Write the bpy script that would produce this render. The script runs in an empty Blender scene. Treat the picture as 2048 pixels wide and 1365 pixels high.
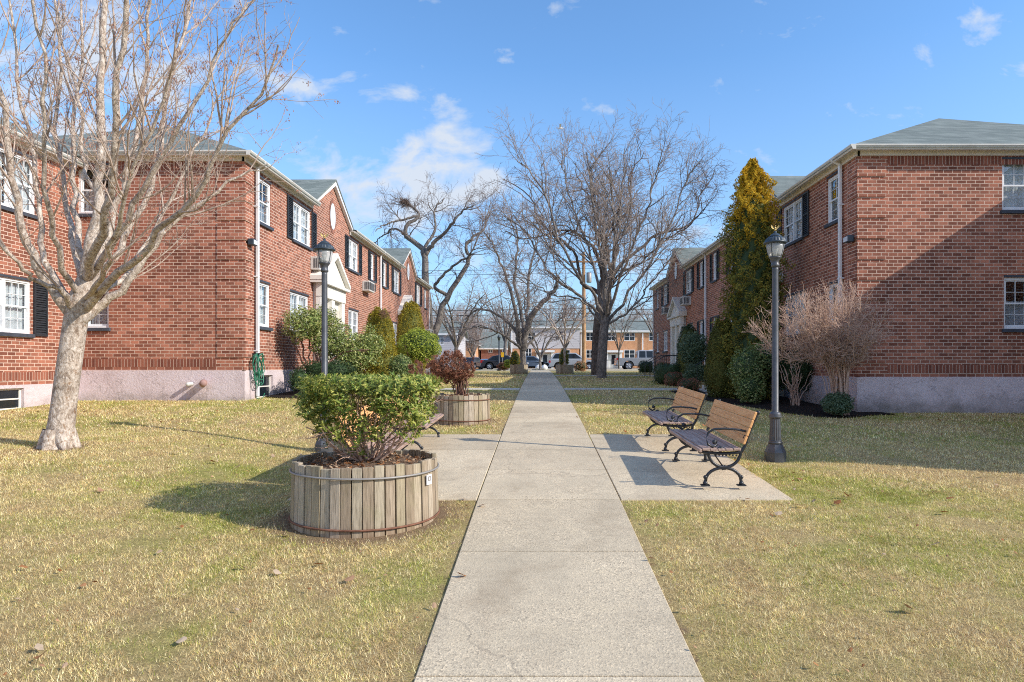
import bpy, math, random
import numpy as np
from mathutils import Vector, Matrix
R = math.radians
rng = np.random.default_rng(7)
random.seed(7)
C = bpy.context.scene.collection
EYE = 1.44
F = 1300.0
CX, CY = 1078.0, 735.0
def P(px, py, Y):
    return ((px-CX)*Y/F, Y, EYE+(CY-py)*Y/F)

# ------------------------------------------------------------------ helpers
class MB:
    def __init__(s): s.v=[]; s.f=[]; s.m=[]; s.sm=[]
    def add(s, vs, fs, mi=0, sm=False):
        o=len(s.v); s.v+= [tuple(p) for p in vs]
        for f in fs: s.f.append(tuple(o+i for i in f)); s.m.append(mi); s.sm.append(sm)
    def box(s,x0,x1,y0,y1,z0,z1,mi=0):
        s.add([(x0,y0,z0),(x1,y0,z0),(x1,y1,z0),(x0,y1,z0),(x0,y0,z1),(x1,y0,z1),(x1,y1,z1),(x0,y1,z1)],
              [(0,3,2,1),(4,5,6,7),(0,1,5,4),(1,2,6,5),(2,3,7,6),(3,0,4,7)],mi)
    def fbox(s,o,U,N,u0,u1,n0,n1,z0,z1,mi=0):
        # box in a wall frame: o origin, U along the wall, N outward
        p=lambda u,n,z:(o[0]+U[0]*u+N[0]*n,o[1]+U[1]*u+N[1]*n,o[2]+z)
        vs=[p(u0,n0,z0),p(u1,n0,z0),p(u1,n1,z0),p(u0,n1,z0),p(u0,n0,z1),p(u1,n0,z1),p(u1,n1,z1),p(u0,n1,z1)]
        fs=[(0,3,2,1),(4,5,6,7),(0,1,5,4),(1,2,6,5),(2,3,7,6),(3,0,4,7)]
        if U[0]*N[1]-U[1]*N[0]<0: fs=[tuple(reversed(f)) for f in fs]
        s.add(vs,fs,mi)
    def prism(s,poly,a,b,axis='x',mi=0):
        # poly in the two remaining axes, extruded from a to b
        def q(p,t):
            if axis=='x': return (t,p[0],p[1])
            if axis=='y': return (p[0],t,p[1])
            return (p[0],p[1],t)
        n=len(poly); vs=[q(p,a) for p in poly]+[q(p,b) for p in poly]
        fs=[tuple(range(n)),tuple(reversed(range(n,2*n)))]+[(i,i+n,(i+1)%n+n,(i+1)%n) for i in range(n)]
        s.add(vs,fs,mi)
    def lathe(s,prof,c=(0,0,0),seg=16,mi=0,sm=True,rot=0.,flute=None):
        vs=[];fs=[]
        for (r,z) in prof:
            for k in range(seg):
                a=rot+2*math.pi*k/seg; rr=r
                if flute: rr=r*(1-flute*(k%2))
                vs.append((c[0]+rr*math.cos(a),c[1]+rr*math.sin(a),c[2]+z))
        for i in range(len(prof)-1):
            for k in range(seg):
                k2=(k+1)%seg
                fs.append((i*seg+k,i*seg+k2,(i+1)*seg+k2,(i+1)*seg+k))
        fs.append(tuple(reversed(range(seg)))); n=(len(prof)-1)*seg
        fs.append(tuple(range(n,n+seg)))
        s.add(vs,fs,mi,sm)
    def tube(s,pts,rad,seg=6,mi=0,sm=True):
        if not hasattr(rad,'__len__'): rad=[rad]*len(pts)
        V,Fq=tubes([(np.array(pts,float),np.array(rad,float))],seg)
        s.add(V.tolist(),[tuple(q) for q in Fq.tolist()],mi,sm)
    def ball(s,c,r,seg=10,mi=0,sc=(1,1,1)):
        vs=[];fs=[];n=seg//2
        for i in range(n+1):
            t=math.pi*i/n
            for k in range(seg):
                a=2*math.pi*k/seg
                vs.append((c[0]+sc[0]*r*math.sin(t)*math.cos(a),c[1]+sc[1]*r*math.sin(t)*math.sin(a),c[2]+sc[2]*r*math.cos(t)))
        for i in range(n):
            for k in range(seg):
                fs.append((i*seg+k,(i+1)*seg+k,(i+1)*seg+(k+1)%seg,i*seg+(k+1)%seg))
        s.add(vs,fs,mi,True)
    def build(s,name,mats,parent=None,bevel=0):
        if not isinstance(mats,(list,tuple)): mats=[mats]
        me=bpy.data.meshes.new(name); off=wloc(parent)
        me.from_pydata([(v[0]-off[0],v[1]-off[1],v[2]-off[2]) for v in s.v],[],s.f)
        for m in mats: me.materials.append(m)
        me.polygons.foreach_set('material_index',s.m); me.polygons.foreach_set('use_smooth',s.sm)
        me.update()
        o=bpy.data.objects.new(name,me); C.objects.link(o)
        if parent: o.parent=parent
        if bevel:
            b=o.modifiers.new('Bevel','BEVEL'); b.width=bevel; b.segments=2; b.limit_method='ANGLE'
        return o
LOC={}
def wloc(o):
    x=y=z=0
    while o is not None:
        x+=o.location[0]; y+=o.location[1]; z+=o.location[2]; o=o.parent
    return (x,y,z)
def npmesh(name,V,Fc,mats,parent=None,smooth=False,mi=None):
    V=np.asarray(V,dtype=np.float32).reshape(-1,3)-np.array(wloc(parent),dtype=np.float32)
    Fc=np.asarray(Fc,dtype=np.int32); k=Fc.shape[1]; nf=len(Fc)
    me=bpy.data.meshes.new(name)
    me.vertices.add(len(V)); me.vertices.foreach_set('co',V.ravel())
    me.loops.add(nf*k); me.loops.foreach_set('vertex_index',Fc.ravel())
    me.polygons.add(nf); me.polygons.foreach_set('loop_start',np.arange(nf,dtype=np.int32)*k)
    me.polygons.foreach_set('loop_total',np.full(nf,k,dtype=np.int32))
    me.polygons.foreach_set('use_smooth',np.full(nf,smooth,dtype=bool))
    for m in (mats if isinstance(mats,(list,tuple)) else [mats]): me.materials.append(m)
    if mi is not None: me.polygons.foreach_set('material_index',np.asarray(mi,dtype=np.int32))
    me.update(calc_edges=True)
    o=bpy.data.objects.new(name,me); C.objects.link(o)
    if parent: o.parent=parent
    return o
def tubes(polys,seg):
    """polys: list of (pts n x3, radii n). Batched by length."""
    groups={}
    for p,r in polys: groups.setdefault(len(p),[]).append((p,r))
    VV=[];FF=[];off=0
    ang=np.arange(seg)*2*math.pi/seg; ca,sa=np.cos(ang),np.sin(ang)
    for n,l in groups.items():
        Pn=np.stack([a for a,_ in l]).astype(float); Rn=np.stack([b for _,b in l]).astype(float)
        T=np.gradient(Pn,axis=1); T/=np.linalg.norm(T,axis=2,keepdims=True)+1e-9
        ref=np.tile(np.array([.31,.52,.12]),(len(l),n,1)); m=T[...,0:1]
        mean=T.mean(axis=1,keepdims=True); ax=np.where(np.abs(mean[...,2:3])>.8,np.array([1.,0,0]),np.array([0,0,1.]))
        ref=np.broadcast_to(ax,T.shape)
        A=np.cross(T,ref); A/=np.linalg.norm(A,axis=2,keepdims=True)+1e-9
        B=np.cross(T,A)
        ring=Pn[:,:,None,:]+Rn[:,:,None,None]*(A[:,:,None,:]*ca[None,None,:,None]+B[:,:,None,:]*sa[None,None,:,None])
        K=len(l); VV.append(ring.reshape(-1,3))
        idx=(np.arange(K)[:,None,None]*n*seg+np.arange(n-1)[None,:,None]*seg+np.arange(seg)[None,None,:])
        k2=(np.arange(seg)+1)%seg
        idx2=(np.arange(K)[:,None,None]*n*seg+np.arange(n-1)[None,:,None]*seg+k2[None,None,:])
        q=np.stack([idx,idx2,idx2+seg,idx+seg],axis=-1).reshape(-1,4)+off
        FF.append(q); off+=K*n*seg
    return np.concatenate(VV),np.concatenate(FF)
def thing(name,label,cat,loc=(0,0,0),rotz=0,group=None):
    o=bpy.data.objects.new(name,None); C.objects.link(o); o.location=loc; o.rotation_euler=(0,0,rotz)
    o.empty_display_size=.2
    o['label']=label; o['category']=cat
    if group: o['group']=group
    return o
def tag(o,label=None,cat=None,group=None,kind=None):
    if label: o['label']=label
    if cat: o['category']=cat
    if group: o['group']=group
    if kind: o['kind']=kind
    return o
def dup(root,loc,rotz=0,label=None,scale=None,group=None):
    r=root.copy(); C.objects.link(r); r.location=loc; r.rotation_euler=(0,0,rotz)
    if label: r['label']=label
    if group: r['group']=group
    if scale: r.scale=scale
    for ch in list(root.children):
        c=ch.copy(); C.objects.link(c); c.parent=r
        for g in list(ch.children):
            d=g.copy(); C.objects.link(d); d.parent=c
    return r

# ------------------------------------------------------------------ materials
class NT:
    def __init__(s,name):
        s.m=bpy.data.materials.new(name); s.m.use_nodes=True; s.t=s.m.node_tree
        s.b=s.t.nodes['Principled BSDF']; s.out=s.t.nodes['Material Output']
    def n(s,typ,**kw):
        nd=s.t.nodes.new(typ)
        for k,v in kw.items():
            if k.startswith('i_'):
                key=k[2:].replace('_',' ')
                nd.inputs[key].default_value=v
            else: setattr(nd,k,v)
        return nd
    def l(s,a,b): s.t.links.new(a,b)
    def noise(s,scale,vec=None,detail=4,rough=.6,dist=0):
        nd=s.n('ShaderNodeTexNoise'); nd.inputs['Scale'].default_value=scale; nd.inputs['Detail'].default_value=detail
        nd.inputs['Roughness'].default_value=rough; nd.inputs['Distortion'].default_value=dist
        if vec is not None: s.l(vec,nd.inputs['Vector'])
        return nd.outputs['Fac']
    def ramp(s,fac,stops,interp='LINEAR'):
        nd=s.n('ShaderNodeValToRGB'); cr=nd.color_ramp; cr.interpolation=interp
        while len(cr.elements)<len(stops): cr.elements.new(.5)
        for e,(p,c) in zip(cr.elements,stops): e.position=p; e.color=(c[0],c[1],c[2],1)
        s.l(fac,nd.inputs['Fac']); return nd.outputs['Color']
    def mix(s,fac,a,b,mode='MIX'):
        nd=s.n('ShaderNodeMix',data_type='RGBA',blend_type=mode)
        if hasattr(fac,'name'): s.l(fac,nd.inputs[0])
        else: nd.inputs[0].default_value=fac
        for i,c in ((6,a),(7,b)):
            if hasattr(c,'name'): s.l(c,nd.inputs[i])
            else: nd.inputs[i].default_value=(c[0],c[1],c[2],1)
        return nd.outputs[2]
    def math(s,op,a,b=None,clamp=False):
        nd=s.n('ShaderNodeMath',operation=op,use_clamp=clamp)
        for i,c in enumerate((a,b)):
            if c is None: continue
            if hasattr(c,'name'): s.l(c,nd.inputs[i])
            else: nd.inputs[i].default_value=c
        return nd.outputs[0]
    def pos(s): return s.n('ShaderNodeNewGeometry').outputs['Position']
    def island(s): return s.n('ShaderNodeNewGeometry').outputs['Random Per Island']
    def obj(s): return s.n('ShaderNodeTexCoord').outputs['Object']
    def mapping(s,vec,scale=(1,1,1),rot=(0,0,0)):
        nd=s.n('ShaderNodeMapping'); s.l(vec,nd.inputs[0]); nd.inputs['Scale'].default_value=scale; nd.inputs['Rotation'].default_value=rot
        return nd.outputs[0]
    def color(s,c,rough=.7,spec=.3,metal=0):
        if hasattr(c,'name'): s.l(c,s.b.inputs['Base Color'])
        else: s.b.inputs['Base Color'].default_value=(c[0],c[1],c[2],1)
        if hasattr(rough,'name'): s.l(rough,s.b.inputs['Roughness'])
        else: s.b.inputs['Roughness'].default_value=rough
        s.b.inputs['Specular IOR Level'].default_value=spec; s.b.inputs['Metallic'].default_value=metal
        return s.m
    def bump(s,h,strength=.3,dist=.01):
        nd=s.n('ShaderNodeBump'); nd.inputs['Strength'].default_value=strength; nd.inputs['Distance'].default_value=dist
        s.l(h,nd.inputs['Height']); s.l(nd.outputs[0],s.b.inputs['Normal'])
M={}
def simple(name,c,rough=.6,spec=.3,metal=0,var=.15,scale=8,bump=0):
    t=NT(name); f=t.noise(scale,t.obj(),5)
    lo=[x*(1-var) for x in c]; hi=[min(1,x*(1+var)) for x in c]
    t.color(t.ramp(f,[(.3,lo),(.7,hi)]),rough,spec,metal)
    if bump: t.bump(t.noise(scale*6,t.obj()),bump,.01)
    M[name]=t.m; return t.m
def brick(name,c1,c2,mortar,soldier=False,stain=.35):
    t=NT(name); p=t.pos(); sep=t.n('ShaderNodeSeparateXYZ'); t.l(p,sep.inputs[0])
    u=t.math('ADD',sep.outputs[0],sep.outputs[1]); cmb=t.n('ShaderNodeCombineXYZ')
    wob=t.noise(3.1,p,2)
    v=t.math('ADD',sep.outputs[2],t.math('MULTIPLY',wob,.006))
    if soldier: t.l(v,cmb.inputs[0]); t.l(u,cmb.inputs[1])
    else: t.l(u,cmb.inputs[0]); t.l(v,cmb.inputs[1])
    b=t.n('ShaderNodeTexBrick'); t.l(cmb.outputs[0],b.inputs['Vector'])
    b.inputs['Scale'].default_value=1; b.inputs['Brick Width'].default_value=.2135 if not soldier else 2.3
    b.inputs['Row Height'].default_value=.0808 if not soldier else .081
    b.inputs['Mortar Size'].default_value=.0078; b.inputs['Mortar Smooth'].default_value=.2; b.inputs['Bias'].default_value=0
    b.inputs['Color1'].default_value=(0,0,0,1); b.inputs['Color2'].default_value=(1,1,1,1); b.inputs['Mortar'].default_value=(.5,.5,.5,1)
    col=t.ramp(b.outputs['Color'],[(0,c1),(.25,[x*.8+y*.2 for x,y in zip(c1,c2)]),(.6,[(x+y)/2 for x,y in zip(c1,c2)]),(1,c2)])
    big=t.noise(.45,p,5,.65)
    col=t.mix(stain,col,t.ramp(big,[(.3,(.45,.42,.42)),(.7,(1.25,1.2,1.15))]),'MULTIPLY')
    stk=t.noise(1.0,t.mapping(p,(2.2,2.2,.22)),5,.7); col=t.mix(.7,col,t.ramp(stk,[(.3,(.68,.64,.62)),(.5,(1,1,1)),(.7,(1.14,1.1,1.06))]),'MULTIPLY')
    fine=t.noise(60,p,3)
    col=t.mix(.5,col,t.ramp(fine,[(.3,(.7,.7,.7)),(.7,(1.25,1.25,1.25))]),'MULTIPLY')
    mc=t.mix(.5,mortar,t.ramp(t.noise(5,p,4),[(.3,(.6,.55,.5)),(.7,(1.2,1.2,1.2))]),'MULTIPLY')
    col=t.mix(b.outputs['Fac'],col,mc)
    t.color(col,.88,.2)
    h=t.math('SUBTRACT',t.math('MULTIPLY',fine,.3),b.outputs['Fac'])
    t.bump(h,.6,.008)
    M[name]=t.m
brick('brick',(.24,.09,.06),(.52,.215,.14),(.72,.54,.43),stain=.6)
brick('brick_soldier',(.20,.07,.048),(.37,.14,.09),(.54,.39,.31),True)
brick('brick_orange',(.58,.28,.14),(.70,.37,.20),(.68,.5,.34))
brick('brick_dark',(.20,.08,.06),(.34,.14,.10),(.35,.28,.24))
def stucco():
    t=NT('stucco'); p=t.pos(); sep=t.n('ShaderNodeSeparateXYZ'); t.l(p,sep.inputs[0])
    a=t.noise(1.3,p,6,.7); c=t.ramp(a,[(.25,(.54,.44,.44)),(.5,(.70,.59,.60)),(.75,(.76,.66,.67))])
    # damp, dirty foot of the wall
    z=t.math('SUBTRACT',1.15,sep.outputs[2]); d=t.math('MULTIPLY',t.math('ADD',z,t.math('MULTIPLY',t.noise(1.6,p,5,.7),1.2)),1.5)
    dirt=t.ramp(d,[(.0,(1,1,1)),(1,(1,1,1))])
    mask=t.ramp(t.math('MULTIPLY',t.math('SUBTRACT',d,1.35),1.3,True),[(0,(0,0,0)),(1,(1,1,1))])
    c=t.mix(t.math('MULTIPLY',mask,.78),c,(.20,.175,.15))
    vc=t.n('ShaderNodeTexVoronoi',feature='DISTANCE_TO_EDGE'); vc.inputs['Scale'].default_value=.9; wv=t.n('ShaderNodeVectorMath',operation='ADD'); t.l(p,wv.inputs[0])
    nz_=t.n('ShaderNodeTexNoise'); nz_.inputs['Scale'].default_value=2.5; nz_.inputs['Detail'].default_value=6; t.l(p,nz_.inputs['Vector']); t.l(nz_.outputs['Color'],wv.inputs[1]); t.l(wv.outputs[0],vc.inputs['Vector'])
    c=t.mix(t.ramp(vc.outputs['Distance'],[(0,(.5,.5,.5)),(.012,(0,0,0))]),c,(.2,.17,.16))
    c=t.mix(t.ramp(t.noise(.8,p,6,.75),[(.58,(0,0,0)),(.72,(.45,.45,.45))]),c,(.33,.29,.27))
    t.color(c,.9,.2)
    h=t.math('ADD',t.noise(9,p,6,.7,1.5),t.math('MULTIPLY',t.noise(40,p,4),.3))
    t.bump(h,.65,.03); M['stucco']=t.m
stucco()
def roofm():
    t=NT('shingle'); p=t.pos(); sep=t.n('ShaderNodeSeparateXYZ'); t.l(p,sep.inputs[0])
    cmb=t.n('ShaderNodeCombineXYZ'); t.l(t.math('ADD',sep.outputs[0],t.math('MULTIPLY',sep.outputs[1],1.0)),cmb.inputs[0]); t.l(sep.outputs[2],cmb.inputs[1])
    b=t.n('ShaderNodeTexBrick'); t.l(cmb.outputs[0],b.inputs['Vector']); b.inputs['Scale'].default_value=1
    b.inputs['Brick Width'].default_value=.31; b.inputs['Row Height'].default_value=.066; b.inputs['Mortar Size'].default_value=.005
    b.inputs['Color1'].default_value=(.17,.2,.19,1); b.inputs['Color2'].default_value=(.25,.28,.265,1); b.inputs['Mortar'].default_value=(.1,.115,.11,1)
    c=t.mix(.7,b.outputs['Color'],t.ramp(t.noise(1.2,p,6,.7),[(.3,(.75,.75,.75)),(.7,(1.25,1.25,1.2))]),'MULTIPLY')
    c=t.mix(.5,c,t.ramp(t.noise(90,p,3),[(.3,(.6,.6,.6)),(.7,(1.3,1.3,1.3))]),'MULTIPLY')
    t.color(c,.95,.1); M['shingle']=t.m
roofm()
simple('cream',(.79,.76,.69),.6,.3,var=.08,scale=2); simple('white_paint',(.78,.79,.80),.45,.4,var=.05,scale=3)
simple('gutter',(.68,.66,.60),.45,.4,var=.12,scale=2.5); simple('slate_sill',(.065,.075,.095),.6,.3,var=.2)
simple('shutter_paint',(.028,.032,.038),.5,.4,var=.25); simple('door_paint',(.62,.58,.48),.5,.4,var=.06)
simple('door_white',(.6,.62,.62),.5,.4,var=.05)
simple('curtain',(.78,.79,.80),.9,.1,var=.12,scale=3); simple('curtain_grey',(.42,.43,.45),.9,.1,var=.2,scale=3)
simple('dark_hole',(.012,.012,.014),.9,.1); simple('iron',(.020,.023,.028),.38,.5,var=.3,scale=20,bump=.15)
simple('lamp_metal',(.085,.09,.10),.42,.5,metal=.2,var=.22,scale=9,bump=.1); simple('cap_metal',(.035,.05,.065),.4,.5,var=.25)
simple('gold',(.5,.36,.14),.4,.5,metal=.7); simple('ac_white',(.62,.61,.57),.5,.4,var=.06); simple('ac_dark',(.12,.12,.12),.6,.3)
simple('hose_green',(.03,.19,.11),.35,.5,var=.2,scale=15); simple('galv',(.33,.31,.29),.55,.4,metal=.3,var=.1); simple('rust',(.20,.095,.06),.8,.2,var=.35,scale=12)
simple('pipe_pink',(.36,.22,.19),.7,.3,var=.15); simple('rubber',(.018,.018,.02),.8,.2); simple('alloy',(.45,.46,.48),.35,.5,metal=.7)
simple('red_lens',(.45,.012,.02),.2,.5); simple('head_lens',(.7,.72,.75),.1,.6); simple('yellow_sign',(.75,.42,.02),.4,.4,var=.03)
simple('asphalt',(.055,.056,.06),.9,.2,var=.2,scale=4); simple('plastic_white',(.78,.78,.8),.4,.4,var=.06); simple('chrome',(.6,.6,.62),.15,.6,metal=1)
simple('bird_white',(.8,.8,.8),.7,.2,var=.04); simple('siding_base',(.4,.39,.4),.7,.2)
def paint(name,c,rough=.22,metal=.3):
    t=NT(name); t.color(c,rough,.5,metal); t.b.inputs['Coat Weight'].default_value=.6; M[name]=t.m
paint('paint_silver',(.46,.49,.52)); paint('paint_grey',(.36,.39,.43)); paint('paint_dark',(.035,.04,.055)); paint('paint_steel',(.12,.16,.22)); paint('paint_blue',(.04,.16,.42)); paint('paint_white',(.7,.72,.74))
def siding():
    t=NT('siding'); p=t.pos(); sep=t.n('ShaderNodeSeparateXYZ'); t.l(p,sep.inputs[0])
    f=t.math('FRACT',t.math('MULTIPLY',sep.outputs[2],4.2)); t.color(t.ramp(f,[(0,(.26,.25,.26)),(.12,(.50,.48,.50)),(1,(.56,.54,.56))]),.7,.2); M['siding']=t.m
siding()
def glass():
    t=NT('window_glass'); tr=t.n('ShaderNodeBsdfTransparent'); tr.inputs[0].default_value=(.9,.93,.94,1)
    g=t.n('ShaderNodeBsdfGlossy'); g.inputs['Roughness'].default_value=.02; g.inputs[0].default_value=(.9,.95,1,1)
    bp=t.n('ShaderNodeBump'); bp.inputs['Strength'].default_value=.15; bp.inputs['Distance'].default_value=.02; t.l(t.noise(1.5,t.pos(),2),bp.inputs['Height']); t.l(bp.outputs[0],g.inputs['Normal'])
    fr=t.n('ShaderNodeLayerWeight'); fr.inputs[0].default_value=.5
    f=t.math('ADD',t.math('MULTIPLY',t.math('POWER',fr.outputs['Facing'],3.),.55),.08,True)
    mx=t.n('ShaderNodeMixShader'); t.l(f,mx.inputs[0]); t.l(tr.outputs[0],mx.inputs[1]); t.l(g.outputs[0],mx.inputs[2]); t.l(mx.outputs[0],t.out.inputs[0])
    M['window_glass']=t.m
    t=NT('dark_glass'); t.color((.012,.018,.025),.08,.5); M['dark_glass']=t.m
    t=NT('lantern_glass'); tr=t.n('ShaderNodeBsdfTransparent'); tr.inputs[0].default_value=(.86,.88,.88,1)
    g=t.n('ShaderNodeBsdfPrincipled'); g.inputs['Roughness'].default_value=.25; g.inputs['Base Color'].default_value=(.75,.77,.78,1)
    mx=t.n('ShaderNodeMixShader'); mx.inputs[0].default_value=.42; t.l(tr.outputs[0],mx.inputs[1]); t.l(g.outputs[0],mx.inputs[2]); t.l(mx.outputs[0],t.out.inputs[0]); M['lantern_glass']=t.m
glass()
def bark(name,c1,c2,c3,scale=14,bump=.7):
    t=NT(name); o=t.mapping(t.pos(),(1,1,.45)); f=t.noise(scale,o,7,.7,.6); p2=t.noise(2.2,t.pos(),3)
    c=t.ramp(f,[(.3,c1),(.48,c2),(.68,c3)]); c=t.mix(.35,c,t.ramp(p2,[(.35,(.7,.68,.66)),(.65,(1.2,1.2,1.2))]),'MULTIPLY')
    if name=='bark_pale':
        k=t.noise(7,t.pos(),5,.7,1.0); c=t.mix(.8,c,t.ramp(k,[(.36,(.50,.42,.36)),(.5,(1,.98,.95)),(.66,(1.22,1.2,1.18))]),'MULTIPLY')
        k2=t.noise(16,t.pos(),3,.5,.5); c=t.mix(t.ramp(k2,[(.62,(0,0,0)),(.70,(.75,.75,.75))]),c,(.30,.17,.09))
        f=t.math('ADD',f,t.math('MULTIPLY',k,1.5))
    t.color(c,.9,.15); t.bump(f,bump,.02); M[name]=t.m
bark('bark_pale',(.20,.14,.10),(.54,.455,.38),(.80,.73,.66),34,1.0)
bark('twig_pale',(.26,.17,.12),(.45,.34,.27),(.62,.52,.45),12,.2)
bark('bark_grey',(.07,.06,.055),(.18,.158,.14),(.34,.30,.265),10)
bark('twig_grey',(.20,.145,.115),(.36,.28,.23),(.50,.41,.34),6,.2)
bark('bark_dark',(.045,.036,.03),(.12,.096,.082),(.23,.19,.16),9)
bark('twig_dark',(.09,.06,.05),(.17,.12,.10),(.27,.20,.165),6,.2)
bark('twig_tan',(.34,.19,.125),(.56,.38,.29),(.74,.57,.46),10,.2)
bark('bark_red',(.10,.05,.035),(.2,.11,.08),(.32,.2,.15),10)
bark('twig_far',(.24,.18,.155),(.38,.30,.27),(.50,.42,.38),2,.1)  # haze of distance painted in as a lighter twig colour
bark('pole_wood',(.22,.12,.06),(.42,.25,.13),(.55,.36,.21),7,.3)
def leafm(name,stops,rough=.5,trans=.25,spec=.35):
    t=NT(name); isl=t.island(); c=t.ramp(isl,[(i/(len(stops)-1),s) for i,s in enumerate(stops)])
    c=t.mix(.5,c,t.ramp(t.noise(3.5,t.pos(),3),[(.3,(.55,.6,.6)),(.7,(1.35,1.3,1.2))]),'MULTIPLY')
    t.color(c,rough,spec)
    if trans:
        td=t.n('ShaderNodeBsdfTranslucent'); t.l(c,td.inputs[0]); mx=t.n('ShaderNodeMixShader'); mx.inputs[0].default_value=trans
        t.l(t.b.outputs[0],mx.inputs[1]); t.l(td.outputs[0],mx.inputs[2]); t.l(mx.outputs[0],t.out.inputs[0])
    M[name]=t.m
leafm('leaf_planter',[(.06,.11,.02),(.13,.20,.03),(.24,.30,.05),(.42,.44,.10),(.52,.48,.12),(.12,.17,.03)],.38,.25)
leafm('leaf_rhodo',[(.09,.14,.04),(.21,.28,.07),(.38,.42,.13),(.55,.53,.24)],.4,.2)
leafm('leaf_yellow_thuja',[(.15,.14,.02),(.32,.28,.03),(.46,.37,.045),(.28,.18,.03)],.7,.2,.15)
leafm('leaf_thuja_light',[(.07,.09,.02),(.15,.17,.035),(.27,.26,.06),(.36,.29,.05),(.20,.15,.04)],.7,.2,.15)
leafm('leaf_gold',[(.34,.24,.03),(.68,.45,.04),(.85,.56,.05),(.34,.26,.03)],.7,.25,.15)
leafm('leaf_bright',[(.17,.24,.03),(.34,.41,.05),(.55,.58,.10)],.5,.3)
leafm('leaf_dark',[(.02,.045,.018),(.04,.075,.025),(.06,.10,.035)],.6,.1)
leafm('leaf_thuja',[(.055,.07,.02),(.11,.13,.03),(.20,.20,.055),(.16,.12,.035)],.7,.15,.15)
leafm('leaf_blue',[(.06,.11,.06),(.12,.18,.10),(.21,.27,.16)],.45,.15)
leafm('leaf_varieg',[(.07,.13,.035),(.17,.24,.07),(.27,.33,.11),(.46,.46,.22)],.5,.2)
leafm('leaf_barberry',[(.16,.06,.035),(.32,.12,.07),(.46,.21,.13),(.22,.12,.07)],.6,.2)
leafm('seed',[(.28,.13,.09),(.42,.22,.16),(.5,.3,.22)],.8,.2,.1)
leafm('dead_leaf',[(.25,.09,.03),(.42,.2,.09),(.55,.42,.3),(.3,.14,.07)],.8,.1,.1)
def woods():
    t=NT('stave_wood'); p=t.obj(); q=t.mapping(p,(9,9,.8)); f=t.noise(6,q,6,.65,.4); isl=t.island()
    c=t.ramp(isl,[(0,(.28,.215,.15)),(.3,(.42,.34,.25)),(.55,(.52,.45,.36)),(.8,(.36,.30,.20)),(1,(.46,.38,.29))])
    c=t.mix(.95,c,t.ramp(f,[(.28,(.42,.38,.34)),(.45,(.85,.84,.82)),(.7,(1.3,1.3,1.3))]),'MULTIPLY')
    c=t.mix(t.ramp(t.noise(3,p,4),[(.54,(0,0,0)),(.7,(.25,.25,.25))]),c,(.25,.25,.12))
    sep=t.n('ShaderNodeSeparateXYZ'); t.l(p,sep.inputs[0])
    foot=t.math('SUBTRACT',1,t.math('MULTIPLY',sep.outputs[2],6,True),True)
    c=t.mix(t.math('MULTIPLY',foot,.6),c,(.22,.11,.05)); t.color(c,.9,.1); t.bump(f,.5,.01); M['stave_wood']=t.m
    for nm,cols in (('bench_orange',[(.64,.29,.10),(.80,.42,.17),(.88,.50,.22)]),('bench_seat',[(.26,.165,.13),(.40,.275,.22),(.54,.40,.32)])):
        t=NT(nm); p=t.obj(); q=t.mapping(p,(14,1.0,14)); f=t.noise(3,q,6,.6,.3)
        t.color(t.ramp(f,[(.3,cols[0]),(.5,cols[1]),(.7,cols[2])]),.55,.35); t.bump(f,.15,.004); M[nm]=t.m
woods()
def concrete(name,base,agg=1.0):
    t=NT(name); p=t.pos(); big=t.noise(.55,p,6,.7); isl=t.island()
    c=t.ramp(big,[(.3,[x*.80 for x in base]),(.5,base),(.72,[x*1.12 for x in base])])
    c=t.mix(.8,c,t.ramp(isl,[(0,(.84,.82,.79)),(1,(1.1,1.09,1.06))]),'MULTIPLY')
    vr=t.n('ShaderNodeTexVoronoi'); vr.inputs['Scale'].default_value=95; t.l(p,vr.inputs['Vector'])
    sp=t.n('ShaderNodeSeparateColor'); t.l(vr.outputs['Color'],sp.inputs[0])
    msk=t.ramp(t.noise(1.1,p,4,.6),[(.35,(.25,.25,.25)),(.65,(.9,.9,.9))])
    spk=t.ramp(sp.outputs[0],[(0,(.42,.42,.44)),(.16,(.8,.8,.8)),(.5,(1,1,1)),(.86,(1.08,1.06,1.03)),(1,(1.5,1.45,1.4))])
    c=t.mix(t.math('MULTIPLY',msk,agg),c,spk,'MULTIPLY')
    fine=t.noise(45,p,5,.75)
    c=t.mix(.5,c,t.ramp(fine,[(.3,(.72,.72,.72)),(.7,(1.22,1.22,1.22))]),'MULTIPLY')
    st=t.ramp(t.noise(.9,t.mapping(p,(1,.5,1)),5,.7,.8),[(.55,(0,0,0)),(.75,(.5,.5,.5))])
    c=t.mix(st,c,(.40,.30,.2))
    b2=t.noise(2.3,p,6,.75,.5); c=t.mix(.7,c,t.ramp(b2,[(.32,(.80,.78,.76)),(.5,(1,1,1)),(.68,(1.1,1.09,1.06))]),'MULTIPLY')
    vc=t.n('ShaderNodeTexVoronoi',feature='DISTANCE_TO_EDGE'); vc.inputs['Scale'].default_value=.2; wv=t.n('ShaderNodeVectorMath',operation='ADD'); t.l(p,wv.inputs[0])
    nz_=t.n('ShaderNodeTexNoise'); nz_.inputs['Scale'].default_value=1.7; nz_.inputs['Detail'].default_value=7; t.l(p,nz_.inputs['Vector']); t.l(nz_.outputs['Color'],wv.inputs[1]); t.l(wv.outputs[0],vc.inputs['Vector'])
    c=t.mix(t.ramp(vc.outputs['Distance'],[(0,(.38,.38,.38)),(.0018,(0,0,0))]),c,(.18,.15,.12))
    t.color(c,.92,.15); t.bump(t.math('ADD',vr.outputs['Distance'],fine),.35,.006); M[name]=t.m
concrete('concrete',(.645,.545,.395)); concrete('concrete_far',(.56,.53,.47),.5)
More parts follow.
